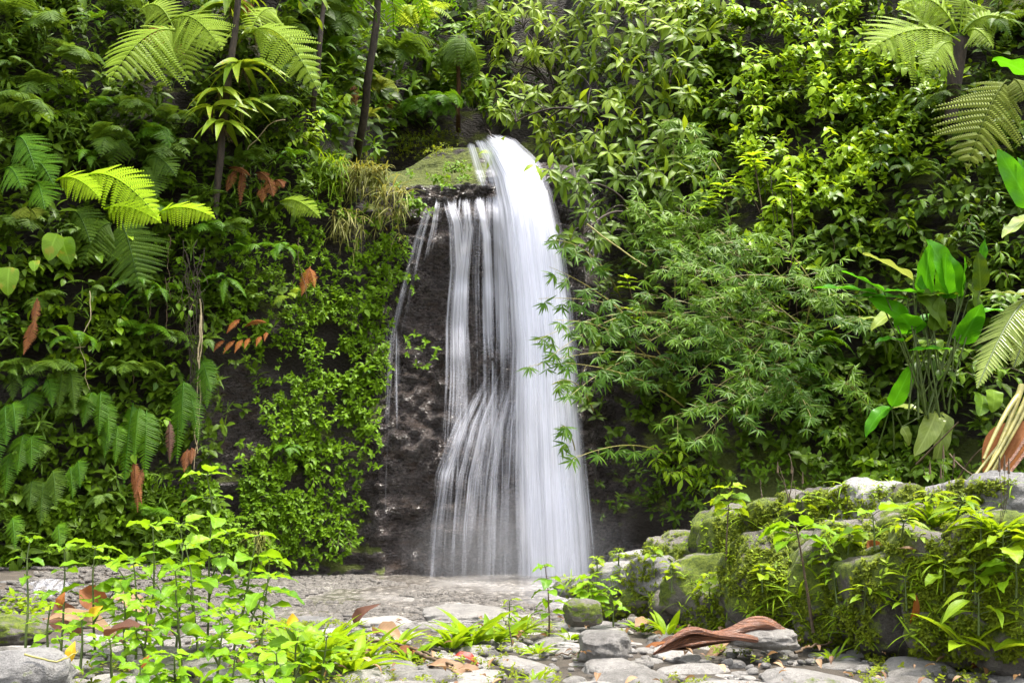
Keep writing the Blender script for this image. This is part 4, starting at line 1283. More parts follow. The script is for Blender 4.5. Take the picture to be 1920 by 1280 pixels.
vine(325, 510, 'spidery vine with yellowish leaves climbing the root bundle', w=0.7, h=0.9, n=9, ll=0.18, nl=6, t0=0.85, mat='creeper')
vine(362, 560, 'thin vine with small leaves climbing halfway up the root bundle', w=0.5, h=0.9, n=9, ll=0.16, nl=6, t0=0.8, mat='creeper', off=1.0)
vine(372, 660, 'leaves sprouting from the lower root bundle', w=0.45, h=0.7, n=8, ll=0.17, nl=6, t0=0.6, mat='creeper', off=1.0)
vine(360, 455, 'light vine over the head of the root bundle', w=0.8, h=0.5, n=12, ll=0.17, t0=0.9, mat='creeper')
vine(290, 790, 'leafy vine above the pair of long sword fronds', w=0.9, h=0.5, n=12, ll=0.18, t0=0.85, mat='creeper')
vine(310, 700, 'dark shiny vine in the hollow left of the root bundle', w=0.8, h=0.6, n=10, ll=0.2, t0=0.5)
vine(230, 870, 'bright vine spilling down beside the ribbed sword fern', w=0.8, h=0.5, n=12, ll=0.18, t0=1.0, mat='creeper')
vine(170, 840, 'vine leaves below the ribbed sword fern', w=0.7, h=0.4, n=10, ll=0.2, t0=0.8, mat='creeper')
vine(230, 655, 'few dull leaves deep in the dark hollow', w=0.6, h=0.5, n=7, ll=0.24, t0=0.3)
vine(100, 790, 'dull leaves filling the gap above the grey-green fern', w=0.7, h=0.5, n=9, ll=0.2, t0=0.4)
vine(105, 650, 'sparse hanging vine beside the rusty dead frond', w=0.5, h=0.6, n=6, ll=0.22, t0=0.4)
vine(640, 590, 'lush bright creeper cushion left of the thin side trickle', w=0.8, h=0.8, n=18, ll=0.14, t0=1.0, mat='creeper', off=0.55)
vine(655, 760, 'creeper curtain hanging down to the wet rock beside the trickle', w=0.5, h=1.0, n=16, ll=0.14, t0=0.9, mat='creeper', off=0.5)
vine(590, 880, 'creeper cushion bulging at the right of the bare rock patch', w=0.9, h=0.8, n=18, ll=0.14, t0=0.9, mat='creeper', off=0.5)
vine(635, 1000, 'dark green shrub hanging just above the water, left of the fall foot', w=0.6, h=0.6, n=14, ll=0.16, t0=0.6, mat='creeper', off=0.5, tpl='ellip')
vine(850, 325, 'small round-leaved cushion under the lip of the fall', w=0.5, h=0.25, n=10, ll=0.11, t0=0.9, mat='creeper', off=0.3)
vine(785, 388, 'small cushion of leaves at the corner where the side fall starts', w=0.3, h=0.3, n=9, ll=0.12, t0=0.8, mat='creeper', off=0.3)

def big_leaf(px, py, tx, ty, ll, label, mat='aroid', tpl='round', off=1.2, name='large_leaf_plant', cat='plant'):
    """one or two very large leaves on a stalk"""
    d = float(hit(px, py)) - off
    p, q = P(px, py, d), P(tx, ty, d - 0.15)
    root = P(px, py + 20, d + off - 0.1)
    o = thing(name, label, cat, root)
    b = Buf()
    b.tube(arc([0, 0, 0], p - root, 0.15, 8), 0.014, 0.01, 5)
    b.build('stalk', M['stem'], o)
    lf = Buf()
    L = np.linalg.norm(q - p)
    lf.inst(T[tpl], frames((q - p)[None], A([[0.05, -0.95, 0.45]]), L, L, L), (p - root)[None], A([0.7]))
    lf.build('leaf', M[mat], o)
big_leaf(108, 438, 82, 486, 0.5, 'round yellow-edged leaf standing out above the ovate-leaved vine')
big_leaf(18, 500, 8, 552, 0.5, 'large round yellow-green leaf hanging at the left border')
big_leaf(66, 488, 62, 505, 0.3, 'small yellowing round leaf beside the ovate-leaved vine')
big_leaf(115, 445, 128, 492, 0.5, 'green round leaf overlapping behind the yellow-edged one', off=1.1)

# roots and vines
def roots(label, rows, mat='vine', r=0.011, off=0.9, name='hanging_vine', cat='vine', group=None, wob=0.03):
    d = float(hit(rows[0][0][0], rows[0][0][1])) - off
    base = P(*rows[0][0], d)
    o = thing(name, label, cat, base, group)
    rng = rng_of(label)
    for row in rows:
        pts = A([P(a, b_, d) for a, b_ in row])
        t = np.linspace(0, 1, len(pts))
        s = np.linspace(0, 1, 22)
        c = np.stack([np.interp(s, t, pts[:, i]) for i in range(3)], -1)
        c[1:-1] = (c[:-2] + c[1:-1] * 2 + c[2:]) / 4
        c = c + (fbm(np.stack([s * 6 + rng.uniform(0, 90), 0 * s, 0 * s], -1), 3, 3) - 0.5)[:, None] * A([1, 0.6, 0]) * wob * 4
        b = Buf()
        b.tube(c - base, r * rng.uniform(0.6, 1.2), r * 0.5, 5, rng.uniform(0, 1))
        b.build('strand', M[mat], o)
roots('bundle of brown aerial roots hanging from the light vine down to the bare rock patch', [[(345 + 2.6 * k + rng_of(k).uniform(-14, 14), 450 + 14 * (k % 7)), (352 + 1.8 * k + rng_of(k, 1).uniform(-9, 9), 570), (350 + 1.9 * k + rng_of(k, 2).uniform(-9, 9), 690), (350 + 1.5 * k + rng_of(k, 3).uniform(-12, 12), 720 + 24 * (k % 6))] for k in range(13)], 'bark', 0.007, wob=0.07)
roots('thick tan root hanging beside the glossy sword fern to the ground', [[(372, 560), (378, 640), (370, 760), (366, 880)], [(376, 590), (374, 700), (368, 850)]], 'vine_pale', 0.016)
roots('pale bent vine stem reaching out from the creeper below the epiphytes', [[(535, 225), (508, 230), (470, 275), (455, 315)], [(455, 315), (462, 332)]], 'vine_pale', 0.014)
roots('long thin lianas hanging in the dark left of the root bundle', [[(318, 440), (312, 500), (320, 560)], [(250, 690), (252, 760)], [(306, 520), (315, 640)], [(280, 560), (278, 640)]], 'vine', 0.008)
roots('looping vine stem with bare coils over the dark hollow', [[(165, 545), (170, 600), (150, 640), (158, 700), (172, 730)], [(142, 652), (162, 650)]], 'vine_pale', 0.008)
roots('straight thin stems hanging from the sword fern above the orange frond', [[(558, 445), (562, 500), (580, 560)], [(548, 460), (552, 560)]], 'vine', 0.008)

def hanging_grass(px, py, w, h, n, label, mat='grass_dry', ll=0.5):
    rng = rng_of(label)
    d = float(hit(px, py)) - 0.25
    base = P(px, py - h / 2, d)
    o = thing('hanging_grass', label, 'grass', base)
    b = Buf()
    q = np.stack([rng.uniform(-w, w, n) / 94 / 2, rng.uniform(-0.2, 0.15, n), -np.abs(rng.normal(0, 0.4, n)) * h / 94], -1)
    dd = nrm(np.stack([rng.normal(0, 0.3, n), -rng.uniform(0.4, 1.0, n), rng.uniform(-0.6, 0.6, n)], -1))
    sz = ll * rng.uniform(0.6, 1.2, n)
    b.inst(T['blade'], frames(dd, A([0, -0.3, 1.0]) + rng.normal(0, 0.2, (n, 3)), sz * 0.9, sz, sz * 1.5), q, rng.uniform(0, 1, n))
    b.build('blades', M[mat], o)
hanging_grass(680, 345, 100, 60, 420, 'long pale grass hanging over the mossy ledge at the top of the left wall')
hanging_grass(735, 400, 60, 100, 160, 'thin dry grass trailing down the earth beside the side fall')
hanging_grass(620, 330, 50, 60, 120, 'greener grass tuft at the left end of the mossy ledge', 'grass')
hanging_grass(655, 430, 60, 60, 120, 'sparse grass tuft below the long pale hanging grass', 'grass_dry')
hanging_grass(485, 1020, 30, 60, 90, 'tan dry grass hanging at the foot of the creeper wall', 'grass_dry', 0.35)
hanging_grass(780, 270, 110, 30, 160, 'short moss and grass fringe on the sloping lip beside the fall', 'grass', 0.14)

# moss mats on the lip of the fall and on the ledge at its left
MOSSY = [(790, 268, 60, 26, 40), (840, 252, 36, 10, 30), (665, 303, 56, 16, 40), (640, 320, 30, 30, 6), (760, 282, 30, 12, 10), (705, 330, 40, 40, 3), (730, 400, 30, 60, 3), (745, 460, 20, 20, 4)]
cover('moss', MOSSY, 'moss', 0.075, 'ovate_s', 6, 1.0, (0.0, 0.1), 30, gap=0.33, t_rng=(0.2, 1.0), axis=(0.0, -0.5, 0.8))

MO2 = [(780, 265, 60, 24, 16), (720, 300, 60, 12, 14), (845, 245, 26, 14, 10)]
cover('moss', MO2, 'moss', 0.07, 'ovate_s', 6, 1.0, (0.0, 0.1), 31, gap=0.45, t_rng=(0.2, 1.0), axis=(0.0, -0.5, 0.8))
# ================================================================== RIGHT SLOPE: LOOSE COVER
RIGHT_DARK = [(1500, -40, 560, 60, 1.0), (1050, 60, 160, 120, .8), (1880, 60, 120, 160, .9), (1860, 330, 120, 100, .8), (1250, 200, 220, 200, .8), (1500, 150, 300, 160, .8), (1750, 330, 260, 220, .7), (1300, 470, 200, 150, .6), (1650, 600, 330, 200, .55), (1450, 780, 300, 130, .5), (1750, 830, 260, 100, .6), (1230, 700, 130, 150, .4), (2020, 500, 140, 420, .5)]
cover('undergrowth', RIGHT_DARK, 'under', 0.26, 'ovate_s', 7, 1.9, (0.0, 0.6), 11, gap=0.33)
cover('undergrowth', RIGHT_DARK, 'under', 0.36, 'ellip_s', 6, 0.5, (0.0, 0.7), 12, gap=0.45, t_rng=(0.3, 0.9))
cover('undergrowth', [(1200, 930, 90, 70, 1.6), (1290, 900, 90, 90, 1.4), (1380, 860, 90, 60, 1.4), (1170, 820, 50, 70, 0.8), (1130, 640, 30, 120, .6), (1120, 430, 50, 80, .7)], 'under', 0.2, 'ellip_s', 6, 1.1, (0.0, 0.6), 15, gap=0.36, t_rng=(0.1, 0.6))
SUNNY = [(1420, 90, 190, 100, 1.7), (1600, 170, 180, 120, 1.9), (1500, 280, 190, 120, 1.8), (1380, 380, 120, 110, 1.6), (1680, 260, 120, 90, 1.4), (1480, 400, 120, 60, 1.3), (1560, 30, 250, 60, 1.4), (1330, 230, 80, 110, 1.2), (1600, 380, 90, 80, 1.1), (1400, 520, 120, 80, 1.0)]
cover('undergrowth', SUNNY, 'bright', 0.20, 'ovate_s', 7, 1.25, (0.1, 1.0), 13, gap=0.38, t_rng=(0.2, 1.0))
cover('undergrowth', [(1600, 870, 300, 60, 1.6), (1800, 870, 140, 60, 1.6), (1480, 860, 160, 50, 1.4)], 'creeper', 0.14, 'ovate_s', 6, 1.0, (0.1, 0.5), 14, gap=0.42, t_rng=(0.1, 0.7))

# ================================================================== DROOPING-LEAVED TREES ABOVE THE FALL
def droop_tree(label, root, whorls, mat='droop', ll=0.44, t0=0.5, per=4, off=1.2, name='drooping_tree', hang=0.55):
    """a tree leaning out of the slope; whorls = photo points where its leaf clusters hang"""
    rng = rng_of(label)
    d0 = float(hit(*root))
    base = P(root[0], root[1], d0)
    o = thing(name, label, 'tree', base)
    n = len(whorls)
    for i in range(0, n, per):
        grp = whorls[i:i + per]
        br = Buf()
        fo = Buf()
        cx = np.mean([g[0] for g in grp])
        cy = np.mean([g[1] for g in grp])
        dm = min(float(hit(cx, cy)) - off * 0.55, d0 + 1.5)
        mid = P(cx, cy + 25, dm) - base
        br.tube(arc([0, 0, 0], mid, 0.35, 10), 0.035, 0.018, 5)
        for (a, b_) in grp:
            dd = min(float(hit(a, b_)) - off * rng.uniform(0.55, 1.25), d0 + 1.8)
            p = P(a, b_, dd) - base
            br.tube(arc(mid, p, 0.18, 8), 0.014, 0.007, 4)
            ax = A([rng.normal(0, 0.45), -0.75 + rng.normal(0, 0.3), 0.25])
            whorl(fo, p, ax, rng.randint(5, 8), ll, 'ellip', rng, 1.0, hang, t0 + rng.normal(0, 0.12))
            q = p + A([rng.normal(0, 0.16), 0.12, 0.14])
            whorl(fo, q, ax, rng.randint(3, 5), ll * 0.85, 'ellip', rng, 1.0, hang, t0 + rng.normal(0, 0.12))
        b_o = br.build('branch', M['bark'], o)
        fo.build('foliage', M[mat], b_o)
    return o

def jitter(label, pts, n, sx, sy):
    rng = rng_of(label, n)
    out = []
    for a, b_ in pts:
        for _ in range(n):
            out.append((a + rng.normal(0, sx), b_ + rng.normal(0, sy)))
    return out
droop_tree('pale drooping-leaved tree overhanging the top lip of the fall from the upper slope', (1050, 200), jitter('a', [(905, 40), (950, 30), (1000, 20), (1040, 60), (940, 80), (985, 90), (920, 110), (1010, 120), (960, 150), (1060, 110), (1090, 30), (900, 165), (1050, 170)], 3, 16, 14), 'droop', 0.44, 0.85)
droop_tree('tree with drooping green leaf clusters right beside the top of the main curtain', (1130, 230), jitter('b', [(1090, 90), (1130, 60), (1160, 110), (1100, 160), (1150, 180), (1060, 205), (1005, 190), (960, 210), (1105, 225), (1040, 235), (1080, 275), (1120, 290), (1040, 260)], 3, 15, 15), 'droop', 0.44, 0.55)
droop_tree('darker drooping-leaved tree standing between the pale tree and the sunny leafy slope', (1250, 280), jitter('c', [(1200, 60), (1240, 110), (1280, 70), (1210, 150), (1260, 180), (1300, 140), (1190, 215), (1240, 240), (1290, 220), (1180, 280), (1230, 310), (1150, 250), (1280, 290)], 3, 16, 16), 'droop', 0.45, 0.30)
droop_tree('low drooping branches in deep shade right of the main curtain', (1200, 420), jitter('d', [(1180, 330), (1220, 360), (1150, 330), (1260, 350), (1240, 400), (1130, 420), (1190, 440), (1075, 340), (1085, 390), (1095, 440), (1060, 310), (1100, 320)], 2, 14, 14), 'under', 0.42, 0.7)
droop_tree('sunlit spray of whorled leaves at the top edge of the slope, above the darker tree', (1230, 20), jitter('e', [(1180, 10), (1230, -5), (1280, 20), (1330, 5), (1130, 0), (1260, 45), (1310, 50)], 3, 16, 12), 'droop', 0.42, 0.9)
droop_tree('few single leaf clusters dangling in front of the top of the main curtain', (1010, 225), [(930, 292), (905, 205), (940, 212), (875, 172), (1040, 205), (1060, 300), (1030, 318)], 'droop', 0.40, 0.6)

# ================================================================== SUNNY LEAFY SLOPE
SH = [
    (1330, 60, 'bright leafy shrub next to the sunlit whorled spray at the top of the slope', 'ovate', .55, 1.1, .8),
    (1400, 60, 'leafy shrub with mixed light leaves at the top of the sunny slope', 'ovate', .7, 1.2, .8),
    (1480, 60, 'fine-leaved bright shrub near the top of the sunny slope, left of the upper tree fern', 'ellip', .8, 1.1, .8),
    (1570, 40, 'tall pale-leaved shrub directly left of the upper tree fern fronds', 'ellip', .9, 1.0, .9),
    (1340, 140, 'heart-leaved vine on the sunny slope beside the darker drooping tree', 'heart', .55, 1.1, .8),
    (1430, 150, 'heart-leaved vine with glossy whitish leaves high on the sunny slope', 'heart', .8, 1.2, .8),
    (1520, 130, 'heart-leaved climber with the shiniest single leaves, in the middle of the sunny slope', 'heart', .75, 1.2, .9),
    (1620, 120, 'long-leaved shrub under the lower edge of the upper tree fern', 'ellip', .85, 1.2, .8),
    (1690, 150, 'broad-leaved climber right below the upper tree fern', 'ovate', .7, 1.0, .8),
    (1360, 230, 'shaded leafy climber between the darker drooping tree and the sunny shrubs', 'ovate', .4, 1.0, .9),
    (1450, 220, 'yellow-green shrub with upright tips on the middle of the sunny slope', 'ellip', .95, 1.2, .8),
    (1550, 210, 'dense light climber in the centre of the sunny slope', 'ovate', .85, 1.2, .8),
    (1640, 230, 'climber with dull blue-green leaves right of the dense light climber', 'heart', .45, 1.1, .8),
    (1720, 220, 'fern-like leafy shrub left of the tree fern trunk', 'ellip', .5, 1.0, .8),
    (1580, 300, 'climber with a few pale hanging leaves above the dark hollow', 'heart', .65, 1.1, .8),
    (1660, 310, 'dark climber left of the big olive hanging frond', 'ovate', .3, 1.1, .8),
    (1500, 340, 'mixed leafy shrub on the lower sunny slope', 'ovate', .7, 1.2, .8),
    (1590, 400, 'rounded shiny leaves of a climber over the dark hollow', 'heart', .45, 1.0, .8),
    (1460, 420, 'bright leafy shrub above the bamboo thicket', 'ovate', .8, 1.1, .7),
    (1560, 470, 'sparse climber with dangling stems left of the tall banana-like leaves', 'heart', .4, 1.0, .8),
    (1520, 560, 'shaded heart-leaved creeper behind the bamboo thicket', 'heart', .4, 1.0, .8),
    (1600, 590, 'round-leaved climber left of the banana-like clump', 'heart', .35, 1.0, .8),
    (1700, 420, 'dark leaf mass above the banana-like clump', 'ovate', .25, 1.2, .8),
    (1820, 420, 'dark fan-leaved shrub behind the banana-like clump', 'ellip', .35, 1.1, .8),
    (1880, 500, 'whorled leaves in the shade above the large torn pale leaf', 'ellip', .45, .8, .7),
    (1560, 690, 'low leafy plant on the dark bank below the bamboo thicket', 'ovate', .4, 1.2, .6),
    (1650, 640, 'round leaves sprouting on the bank under the banana-like clump', 'heart', .45, .9, .6),
    (1500, 760, 'narrow-leaved shrub on the bank right of the dark hollow', 'ellip', .5, .9, .6),
    (1580, 810, 'fine leafy shrub drooping over the bank above the boulder wall', 'ellip', .55, 1.0, .6),
    (1730, 690, 'leafy plant hiding the stalks of the tall banana-like clump', 'ovate', .5, 1.0, .7),
    (1790, 730, 'dark leafy plant at the foot of the tall banana-like clump', 'ellip', .4, 1.0, .7),
    (1850, 600, 'shaded plant between the tall clump and the torn pale leaf', 'ovate', .4, .8, .8),
    (1860, 660, 'leafy plant under the large torn pale leaf', 'ovate', .45, .8, .6),
    (1740, 880, 'small leafy herb on the bank behind the boulder wall', 'ovate', .5, .7, .5),
    (1640, 890, 'bright little herbs along the bank just above the boulder wall', 'ovate', .7, .8, .5),
    (1880, 60, 'dark leaves at the top right corner behind the tree fern', 'ovate', .25, 1.0, .8),
    (1300, 900, 'dark mossy shrub hanging to the left into the hollow beside the boulder wall', 'ellip', .6, 1.1, .8),
    (1240, 870, 'small leafy spray hanging between the fall foot and the boulder wall', 'ellip', .7, .8, .9),
]
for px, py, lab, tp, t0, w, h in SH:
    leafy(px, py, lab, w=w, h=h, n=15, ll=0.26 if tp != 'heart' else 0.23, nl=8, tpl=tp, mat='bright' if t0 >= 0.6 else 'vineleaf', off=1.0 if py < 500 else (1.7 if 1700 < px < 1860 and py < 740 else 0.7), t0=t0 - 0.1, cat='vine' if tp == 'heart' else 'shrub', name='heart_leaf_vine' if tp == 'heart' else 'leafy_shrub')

def rosette_shrub(px, py, base, label, ll=0.42, off=1.4, mat='bright', extra=()):
    """a slender stem with long leaves radiating at the top"""
    rng = rng_of(label)
    d = float(hit(px, py)) - off
    top = P(px, py, d)
    root = P(base[0], base[1], d + 0.3)
    o = thing('slender_shrub', label, 'shrub', root)
    st, lf = Buf(), Buf()
    st.tube(arc([0, 0, 0], top - root, 0.05, 10, A([1.0, 0, 0])), 0.02, 0.010, 6)
    for q, s in [((px, py), 1.0), *extra]:
        p = P(q[0], q[1], d) - root
        if s < 1:
            st.tube(arc((top - root) * 0.6, p, 0.08, 7), 0.010, 0.006, 4)
        for lv in range(3):
            whorl(lf, p - A([0, 0, 0.10 * lv]), A([0.05, -0.3, 1.0]), 7, ll * s * (0.75 + 0.12 * lv), 'ellip', rng, 0.75 + 0.2 * lv, 0.1, 0.9 - 0.12 * lv)
    st.build('stem', M['stem_brown'], o)
    lf.build('foliage', M[mat], o)
rosette_shrub(1412, 292, (1445, 560), 'slender shrub with a bright green star of long leaves, tallest on the sunny slope', extra=[((1385, 330), 0.8)])
rosette_shrub(1355, 350, (1370, 480), 'second star-leaved slender shrub, lower and left of the tallest', extra=[((1330, 372), 0.8)])
rosette_shrub(1482, 338, (1480, 520), 'thin-leaved star shrub right of the tallest slender shrub', 0.34)
rosette_shrub(1185, 580, (1190, 690), 'lone bright star-leaved shrub poking out of the bamboo beside the fall', 0.34, 1.7)
rosette_shrub(1175, 522, (1190, 620), 'small star-leaved shrub above the lone bright one in the bamboo', 0.30, 1.7)

# tree fern, upper right, and its neighbours
d_r = float(hit(1790, 120)) - 1.3
hero('tree_fern', 'tree fern with broad silvery fronds on a shaggy trunk, upper part of the sunny slope', 'tree fern', d_r,
     [(1800, 78, 1632, 92, 0.28, 0.85, 0.7), (1795, 60, 1690, 12, 0.35, 0.5, 0.3), (1790, 85, 1738, 130, 0.2, 0.45, 0.6), (1800, 60, 1815, 10, 0.3, 0.5, 0.0), (1805, 62, 1905, 48, 0.25, 0.30, 0.2), (1808, 66, 1862, 90, 0.2, 0.3, 0.4)], 'fern_light', trunk=fp(d_r + 0.2, (1782, 230), (1790, 150), (1800, 75)))
d_o = float(hit(1860, 230)) - 1.8
hero('fern', 'big olive fern frond hanging tip-down at the right border', 'fern', d_o,
     [(1888, 150, 1815, 312, 0.18, 0.72, 0.5), (1900, 150, 1925, 190, 0.1, 0.4, 0.2)], 'fern_olive', npin=24)
fern(hp(1870, 60, 1.0), 'dark fern in the top right corner behind the silvery fronds', 7, 0.9, 'simple', 'fern', seed=31, W=0.16)
fern(hp(1760, 200, 0.7), 'small fern growing against the shaggy trunk', 7, 0.7, 'bi', 'fern', seed=32)
fern(hp(1700, 340, 0.7), 'dim fern in the dark hollow under the sunny slope', 7, 0.8, 'simple', 'fern', seed=33, W=0.18)
fern(hp(1520, 650, 0.9), 'broad horizontal fern at the right end of the bamboo thicket', 6, 0.9, 'simple', 'fern_sword', aim=math.pi * 0.05, spread=1.2, seed=34, W=0.22)
fern(hp(1500, 700, 0.9), 'glossy ribbed fern in the bamboo above the dark hollow', 6, 0.7, 'simple', 'fern_sword', seed=35, W=0.24)
fern(hp(1780, 470, 0.6), 'palm-like fan of dark leaves behind the tallest banana-like leaf', 9, 0.8, 'simple', 'fern', seed=36, W=0.12)
fern(hp(1640, 770, 0.6), 'fern drooping from the bank under the small banana-like plant', 6, 0.7, 'simple', 'fern', seed=37, W=0.16)

# ================================================================== BAMBOO
def bamboo(label, d_off, canes, mat='bamboo', t00=0.6, fans=18, ll=0.24, spread=0.75):
    base = P(canes[0][0], canes[0][1], float(hit(canes[0][0], canes[0][1])) - 0.2)
    o = thing('bamboo', label, 'bamboo', base)
    for k, (bx, by, tx, ty, lift) in enumerate(canes):
        rng = rng_of(label, k)
        t0 = t00 + rng.uniform(-0.35, 0.2)
        bx, by = bx + rng.uniform(-110, 90), by + rng.uniform(-70, 110)
        p0 = P(bx, by, float(hit(bx, by)) - 0.3)
        p1 = P(tx, ty, max(16.6, float(hit(tx, ty)) - d_off * rng.uniform(0.8, 1.2)))
        c = arc(p0 - base, p1 - base, lift, 18)
        st, lf = Buf(), Buf()
        st.tube(c, 0.016, 0.004, 5, rng.uniform(0.2, 0.9))
        L = np.linalg.norm(p1 - p0)
        n = int(fans * max(0.7, L / 2.5))
        for j in range(n):
            t = 0.22 + 0.78 * (j + rng.uniform(0, 0.8)) / n
            p = at_curve(c, A([min(t, 0.999)]))[0]
            e = nrm(A([rng.normal(0, 0.8), -0.45 + rng.normal(0, 0.5), rng.normal(0.05, 0.6)]) + 0.6 * nrm(p1 - p0)) * rng.uniform(0.12, 1) * spread * (1.15 - 0.5 * t)
            tip = p + e + A([0, 0, -0.10 * L * 0.3])
            st.tube(arc(p, tip, 0.03, 5), 0.004, 0.002, 3)
            for tw in range(2):
                q = tip if tw == 0 else p + (tip - p) * 0.55 + rng.normal(0, 0.03, 3)
                m = rng.randint(5, 9)
                fan_d = nrm(e + A([rng.normal(0, 0.35), -0.2, -0.45]))
                sd = nrm(np.cross(fan_d, A([rng.normal(0, 0.3), -1.0, 0.45])))
                a = np.linspace(-1.15, 1.15, m) + rng.normal(0, 0.12, m)
                d = nrm(np.cos(a)[:, None] * fan_d + np.sin(a)[:, None] * sd + rng.normal(0, 0.08, (m, 3)))
                up = nrm(np.cross(sd, fan_d) + rng.normal(0, 0.35, (m, 3)))
                up = np.where((up[:, 2] < 0)[:, None], -up, up)
                sz = ll * rng.uniform(0.6, 1.1, m)
                lf.inst(T['lance'], frames(d, up, sz * 1.15, sz, sz), np.repeat(q[None], m, 0), np.clip(t0 + rng.normal(0, 0.2, m), 0, 1))
        b_o = st.build('cane', M['cane'], o)
        lf.build('foliage', M[mat], b_o)
    return o
bamboo('light bamboo thicket arching over the right edge of the main curtain', 1.9, [
    (1510, 640, 1238, 500, .5), (1510, 640, 1208, 470, .7), (1500, 620, 1268, 470, .5), (1500, 620, 1328, 460, .5), (1510, 600, 1345, 430, .5), (1510, 600, 1415, 440, .4), (1530, 600, 1288, 550, .4),
    (1520, 650, 1198, 560, .5), (1520, 650, 1193, 620, .5), (1510, 660, 1218, 640, .4), (1510, 660, 1268, 600, .4), (1480, 660, 1268, 640, .4), (1500, 640, 1338, 560, .3), (1500, 640, 1365, 520, .3), (1530, 600, 1545, 500, .3)], t00=0.55)
bamboo('darker bamboo growth hanging low over the hollow right of the fall foot', 1.7, [
    (1530, 680, 1338, 660, .3), (1530, 680, 1345, 620, .3), (1530, 680, 1288, 720, .4), (1530, 690, 1323, 760, .4), (1520, 690, 1375, 740, .3), (1530, 700, 1425, 690, .3), (1530, 690, 1445, 790, .3), (1540, 680, 1505, 640, .2),
    (1540, 690, 1585, 720, .2), (1550, 640, 1605, 600, .2), (1550, 640, 1575, 560, .2), (1530, 700, 1395, 800, .3), (1520, 700, 1268, 790, .4), (1530, 700, 1525, 790, .2), (1510, 690, 1228, 700, .4), (1520, 700, 1308, 830, .4)], t00=0.38)
bamboo('upper feathery bamboo shoots beside the middle of the main curtain', 1.5, [
    (1400, 520, 1173, 390, .4), (1370, 520, 1188, 375, .35), (1370, 520, 1248, 380, .3), (1400, 520, 1208, 420, .4), (1380, 510, 1288, 400, .3), (1400, 510, 1178, 440, .35)], t00=0.85, ll=0.26)
bamboo('loose bamboo twigs dangling in front of the white curtain', 2.2, [
    (1210, 640, 985, 690, .3), (1210, 640, 1000, 640, .3), (1200, 700, 1060, 750, .25), (1180, 760, 1075, 860, .25), (1190, 600, 1030, 500, .3), (1200, 680, 1035, 720, .3), (1200, 620, 1010, 560, .3), (1200, 640, 1040, 600, .3), (1210, 660, 1030, 670, .3), (1190, 560, 1045, 450, .3), (1200, 720, 1060, 680, .2), (1180, 780, 1050, 800, .2)], t00=0.2, fans=6, spread=0.24, ll=0.27)
bamboo('thin upright bamboo tips with tiny leaves in front of the shaded drooping branches', 1.3, [
    (1290, 520, 1262, 215, .1), (1300, 420, 1255, 250, .05), (1320, 440, 1320, 330, .05)], t00=0.9, ll=0.18, fans=9, spread=0.3)
bamboo('silvery leaf tuft at the edge between drooping tree and sunny slope', 1.6, [(1300, 330, 1262, 262, .1), (1310, 330, 1240, 225, .1), (1310, 330, 1290, 235, .1)], t00=1.0, ll=0.30, fans=9, spread=0.25)

# ================================================================== BANANA-LIKE CLUMP AND OTHER LARGE LEAVES
def large_leaves(label, base, rows, off=1.3, name='heliconia', cat='heliconia', d=None):
    """rows: (leaf base px, py, tip px, py, width factor, material, upper side direction, template)"""
    dd = (float(hit(base[0], base[1])) - off) if d is None else d
    root = P(base[0], base[1], dd + 0.2)
    if d is not None:
        root[2] = float(G(root[0], root[1]))
    o = thing(name, label, cat, root)
    for k, (a, b_, c_, e_, w_, mt, up, tp) in enumerate(rows):
        rng = rng_of(label, k)
        p = P(a, b_, dd + rng.uniform(-0.15, 0.15))
        q = P(c_, e_, dd - 0.25 + rng.uniform(-0.2, 0.2))
        L = np.linalg.norm(q - p)
        lf = Buf()
        lf.inst(T[tp], frames((q - p)[None], A([up]), L * 1.15 * w_ * 0.95, L * 1.15, L), (p - root)[None], A([0.5 + rng.uniform(-0.3, 0.4)]))
        lo = lf.build('leaf', M[mt], o)
        st = Buf()
        st.tube(arc([rng.uniform(-0.4, 0.4), rng.uniform(-0.1, 0.1), rng.uniform(-0.15, 0.25)], p - root, 0.03, 10, A([0, -1.0, 0])), 0.017, 0.010, 6)
        so_ = st.build('leaf_stalk', M['stem'], o)
    return o
F_, S_, B_ = (0.1, -0.95, 0.3), (-0.6, -0.6, 0.5), (0.5, -0.7, 0.5)
U_ = (-0.2, -0.35, 0.9)
